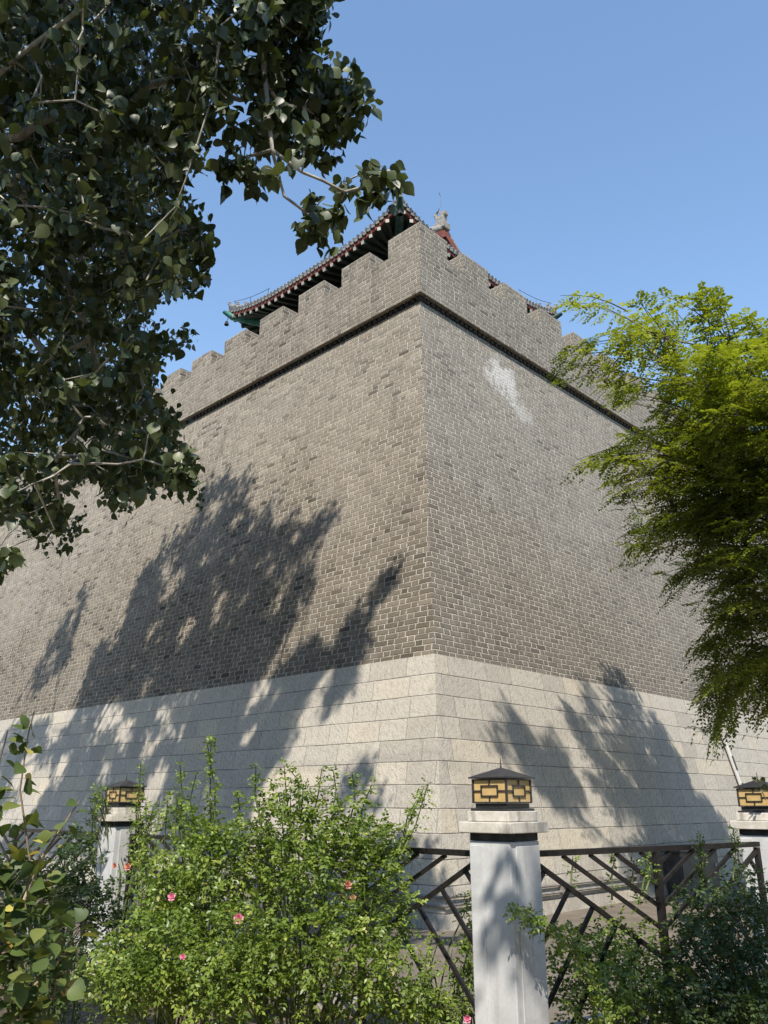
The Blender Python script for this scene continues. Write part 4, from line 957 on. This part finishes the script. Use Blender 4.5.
# ------------------------------------------------------------------ roses and shrubs
def shrub(name, label, cat, root, blobs, whips, mat, nper, ls=0.030, group=None, stem='stem', pairs=3, kind='small', flowers=(), rl=0.10):
    """blobs: (px,py,rx,ry,depth,half thickness); whips: lists of (px,py) + depth; leaves are compound rose leaves"""
    o = empty(name, (root[0], root[1], 0.0), label, cat, group)
    pts = []; sk = []
    for (px, py, rx, ry, D, rd) in blobs:
        n = int(2.05 * nper * rx * ry / 1000.0) + 4
        g = unit(rng.normal(size=(n, 3))) * (rng.random(n) ** 0.40)[:, None]
        pts.append(atv(px + g[:, 0] * rx, py + g[:, 1] * ry, np.full(n, D) + g[:, 2] * rd))
    pts = np.concatenate(pts); pts = pts[pts[:, 2] > 0.05]
    dirs = unit(rng.normal(size=pts.shape) + np.array([0, -0.35, 0.25]))
    parts = compound(pts, dirs, rng.uniform(0.7, 1.25, len(pts)) * rl, pairs, ls, 0.3, kind, np.clip(rng.random(len(pts)), 0, 1))
    m = MB(); R0 = np.array([root[0], root[1], 0.0])
    for (px, py, rx, ry, D, rd) in blobs:
        for j in range(5):
            e = at(px + rng.uniform(-.7, .7) * rx, py + rng.uniform(-.8, .6) * ry, D + rng.uniform(-.6, .6) * rd)
            s0 = R0 + np.array([rng.normal(0, .12), rng.normal(0, .12), 0]); mid_ = s0 * 0.45 + e * 0.55 + UP * 0.12 + rng.normal(0, .05, 3)
            m.tube([s0, s0 * .75 + mid_ * .25 + UP * .05, mid_, e], [0.010, 0.008, 0.006, 0.003], 5)
    for wp, D in whips:
        P = [at(x, y, D + (k * 0.02)) for k, (x, y) in enumerate(wp)]
        m.tube(P, list(np.linspace(0.007, 0.0025, len(P))), 5)
        seg = np.array(P); L = np.linalg.norm(np.diff(seg, axis=0), axis=1); nl = int(L.sum() / 0.016)
        tq = np.linspace(0, 1, nl) * (len(P) - 1); i0 = np.minimum(tq.astype(int), len(P) - 2); fr = (tq - i0)[:, None]
        pos = seg[i0] * (1 - fr) + seg[i0 + 1] * fr; dw = unit(rng.normal(size=(nl, 3)) + unit(seg[i0 + 1] - seg[i0]) * 0.7)
        parts += compound(pos, dw, rng.uniform(0.5, 1.0, nl) * rl * 0.75, 2, ls * 0.8, 0.25, kind, np.clip(rng.random(nl) * 0.5 + 0.45, 0, 0.97))
    m.build('stems', M[stem], o, smooth=True)
    foliage('foliage', parts, mat, o)
    for (px, py, D, r, mk) in flowers:
        c = at(px, py, D - 0.06); r = r * 0.95; m = MB()
        for ring, (nr, rr, tilt) in enumerate(((6, 1.0, 0.35), (5, 0.72, 0.8), (4, 0.42, 1.5))):
            for k in range(nr):
                a = 2 * math.pi * (k + 0.4 * ring) / nr; fx = unit(np.array([math.cos(a), -0.5, math.sin(a)])); nn = np.array([0.1, -0.85, 0.5])
                ax = unit(fx + nn * tilt); sd = unit(np.cross(ax, nn)); b_ = c + nn * 0.1 * r * ring
                m.face([b_, b_ + ax * r * rr * .55 - sd * r * .42 * rr, b_ + ax * r * rr + nn * r * .12 - sd * r * .2 * rr, b_ + ax * r * rr + nn * r * .12 + sd * r * .2 * rr, b_ + ax * r * rr * .55 + sd * r * .42 * rr])
        m.build('flower', M[mk], o)
    return o
def gp(px, D): p = at(px, 900, D); return (p[0], p[1])
shrub('rose_bush', 'sunlit rose bush in the centre, its tall shoots against the granite', 'bush', gp(310, 5.2),
      [(300,880,62,62,5.2,.35),(250,850,40,50,5.4,.3),(340,835,50,45,5.5,.3),(380,905,35,60,5.3,.3),(320,960,75,60,4.9,.4),(390,985,45,45,4.9,.3),(290,810,30,35,5.5,.2),(370,845,42,30,5.5,.25),(250,960,45,65,4.8,.3)],
      [([(290,830),(286,790),(284,765)],5.5),([(310,830),(318,795),(322,768)],5.5),([(330,830),(336,790),(333,770)],5.5),([(345,840),(355,800),(352,772)],5.5),([(352,840),(365,800),(372,785)],5.5),([(395,860),(410,820),(424,787)],5.4),([(398,862),(416,824),(428,784)],5.38),([(400,850),(408,815),(417,800)],5.45),([(262,830),(255,795),(256,765)],5.4),([(300,820),(298,780),(290,770)],5.5),([(240,850),(255,830),(275,832)],5.3)],
      M['rose'], 62, 0.031, 'rose bushes along the railings', flowers=[(348,885,5.0,.032,'faded'),(353,898,5.0,.026,'faded'),(340,958,4.7,.02,'petal')])
shrub('rose_bush', 'sunlit rose bush with pink blooms in front of the vine covered pillar', 'bush', gp(190, 5.0),
      [(185,925,60,55,5.0,.35),(210,875,45,55,5.3,.3),(165,880,35,40,5.3,.25),(150,960,60,50,4.7,.3),(210,985,60,45,4.6,.3),(120,985,45,40,4.5,.25),(195,838,28,32,5.5,.2),(175,810,14,25,5.6,.12)],
      [([(212,850),(210,800),(211,735)],5.5),([(215,850),(215,790),(207,742)],5.48),([(180,830),(182,795),(180,765)],5.6),([(196,830),(190,800),(196,775)],5.55),([(238,850),(240,810),(237,790)],5.5),([(160,860),(150,850),(140,835)],5.3)],
      M['rose'], 62, 0.030, 'rose bushes along the railings', flowers=[(172,897,4.85,.030,'petal'),(239,919,4.75,.038,'petal'),(183,957,4.5,.022,'petal'),(128,867,5.2,.03,'faded'),(115,866,5.2,.022,'faded')])
shrub('climbing_vine', 'leafy vine climbing the white pillar beside the far amber lantern', 'vine', gp(143, 7.9),
      [(141,830,9,40,7.9,.15),(146,870,14,40,7.7,.2),(150,815,8,12,7.9,.1),(95,815,7,30,8.1,.12),(103,795,6,12,8.1,.08)],
      [([(140,860),(138,810),(141,762)],7.9),([(92,860),(92,820),(100,790)],8.1),([(150,820),(158,812),(160,800)],7.9)], M['rose'], 120, 0.031, pairs=2)
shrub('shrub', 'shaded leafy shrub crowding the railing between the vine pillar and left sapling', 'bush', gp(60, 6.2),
      [(75,880,32,45,6.4,.3),(40,900,40,45,6.2,.3),(100,905,30,35,6.0,.3),(60,960,50,50,5.6,.35),(20,870,25,30,6.6,.2),(80,845,24,18,6.8,.2)], [], M['shaded_rose'], 60, 0.034, pairs=3)
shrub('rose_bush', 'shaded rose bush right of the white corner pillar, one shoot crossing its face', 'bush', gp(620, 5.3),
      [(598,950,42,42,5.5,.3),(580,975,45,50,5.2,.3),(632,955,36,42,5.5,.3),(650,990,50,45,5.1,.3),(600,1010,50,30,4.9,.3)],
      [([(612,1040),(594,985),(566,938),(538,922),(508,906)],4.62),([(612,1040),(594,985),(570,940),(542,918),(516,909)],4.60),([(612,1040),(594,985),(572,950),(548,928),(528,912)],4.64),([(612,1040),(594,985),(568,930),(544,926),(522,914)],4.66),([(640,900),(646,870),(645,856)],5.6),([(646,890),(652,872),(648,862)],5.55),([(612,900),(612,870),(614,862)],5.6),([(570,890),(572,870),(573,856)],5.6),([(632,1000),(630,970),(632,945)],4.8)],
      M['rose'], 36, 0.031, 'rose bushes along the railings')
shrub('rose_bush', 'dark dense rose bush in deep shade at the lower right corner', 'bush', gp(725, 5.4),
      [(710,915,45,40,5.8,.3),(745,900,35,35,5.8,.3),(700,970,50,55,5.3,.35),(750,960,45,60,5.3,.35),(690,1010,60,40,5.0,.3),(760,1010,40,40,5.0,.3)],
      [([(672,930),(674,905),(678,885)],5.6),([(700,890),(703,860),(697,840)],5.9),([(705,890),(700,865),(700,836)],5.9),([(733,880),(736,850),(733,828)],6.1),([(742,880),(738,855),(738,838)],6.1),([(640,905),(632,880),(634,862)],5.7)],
      M['shaded_rose'], 62, 0.031, 'rose bushes along the railings')
shrub('young_rose', 'small young rose with a yellow shoot against the left foot of the corner pillar', 'bush', gp(452, 5.3),
      [(462,985,14,45,5.3,.15),(440,1010,30,18,5.0,.2),(470,925,6,50,5.5,.08),(420,1000,22,20,5.0,.15)],
      [([(428,985),(425,960),(432,940)],5.1),([(430,985),(432,962),(440,935)],5.1)], M['rose'], 70, 0.030, flowers=[(467,1019,5.0,.03,'petal')])
# slender sapling close to the camera at the left edge, big leaves turning yellow
sap = empty('sapling', tuple(at(18, 1000, 2.9) * [1, 1, 0]), 'slender sapling close by at the left edge, some leaves turning yellow and orange', 'sapling')
r0 = at(18, 1000, 2.9) * [1, 1, 0]
stems = [[(20,1060),(22,950),(30,860),(20,790),(28,735),(34,712)], [(15,1060),(0,950),(-10,860),(-5,780),(8,730)], [(25,1060),(55,990),(62,920),(50,880)], [(10,1060),(20,980),(5,900),(12,850)], [(24,900),(40,860),(70,815),(80,800)], [(20,1000),(60,960),(80,930)], [(20,1010),(50,1000),(95,985)]]
m = MB(); B_, A_, N_ = [], [], []
for s in stems:
    P = [at(x, y, 2.9 + 0.03 * k) for k, (x, y) in enumerate(s)]
    if s[0][1] > 1050: P = [r0] + P
    m.tube(P, list(np.linspace(0.006, 0.002, len(P))), 6)
    for k in range(len(P) - 1):
        L = np.linalg.norm(P[k + 1] - P[k]); nl = max(2, int(L / 0.022))
        for j in range(nl):
            pos = P[k] + (P[k + 1] - P[k]) * (j + rng.random()) / nl
            if pos[2] < 0.7: continue
            d = unit(rng.normal(size=3) * [1, 1, 0.4] + np.array([0.1, -0.2, -0.25])); B_.append(pos + d * 0.02); A_.append(d); N_.append(unit(rng.normal(size=3) * 0.6 + UP))
m.build('stems', M['dry_stem'], sap, smooth=True)
B_, A_, N_ = map(np.array, (B_, A_, N_))
sp = B_.shape[0]; extra = 260
g = rng.normal(size=(extra, 3)); eb = atv(22 + g[:, 0] * 30, 955 + g[:, 1] * 55, 2.9 + g[:, 2] * 0.12)
ed = unit(rng.normal(size=(extra, 3)) * [1, 1, .5] - UP * .2); en = unit(rng.normal(size=(extra, 3)) * .6 + UP)
foliage('foliage', [(B_, A_, N_, rng.uniform(0.042, 0.078, sp), 'ovate', np.clip(rng.random(sp) * 1.02, 0, 1)), (eb, ed, en, rng.uniform(0.04, 0.07, extra), 'ovate', rng.random(extra) * 0.86)], M['sapling'], sap, smooth=True)
# twig over the right lantern
tg = empty('twig', at(762, 792, 6.5), 'small dark leafy twig showing above the shaded right lantern roof', 'twig')
m = MB(); tp = [at(766, 800, 6.62), at(758, 783, 6.6), at(752, 779, 6.58)]; m.tube(tp, 0.004, 5); m.tube([at(758, 783, 6.6), at(762, 776, 6.6)], 0.003, 5); m.build('stem', M['dry_stem'], tg)
tb_ = np.array([at(x, y, 6.6) for x, y in ((753,779),(757,782),(761,777),(763,784),(756,788),(764,790),(752,777))])
foliage('leaves', [(tb_, rndv(7) - UP * .4, rndv(7), 0.05, 'ovate', rng.random(7) * 0.3)], M['poplar'], tg)
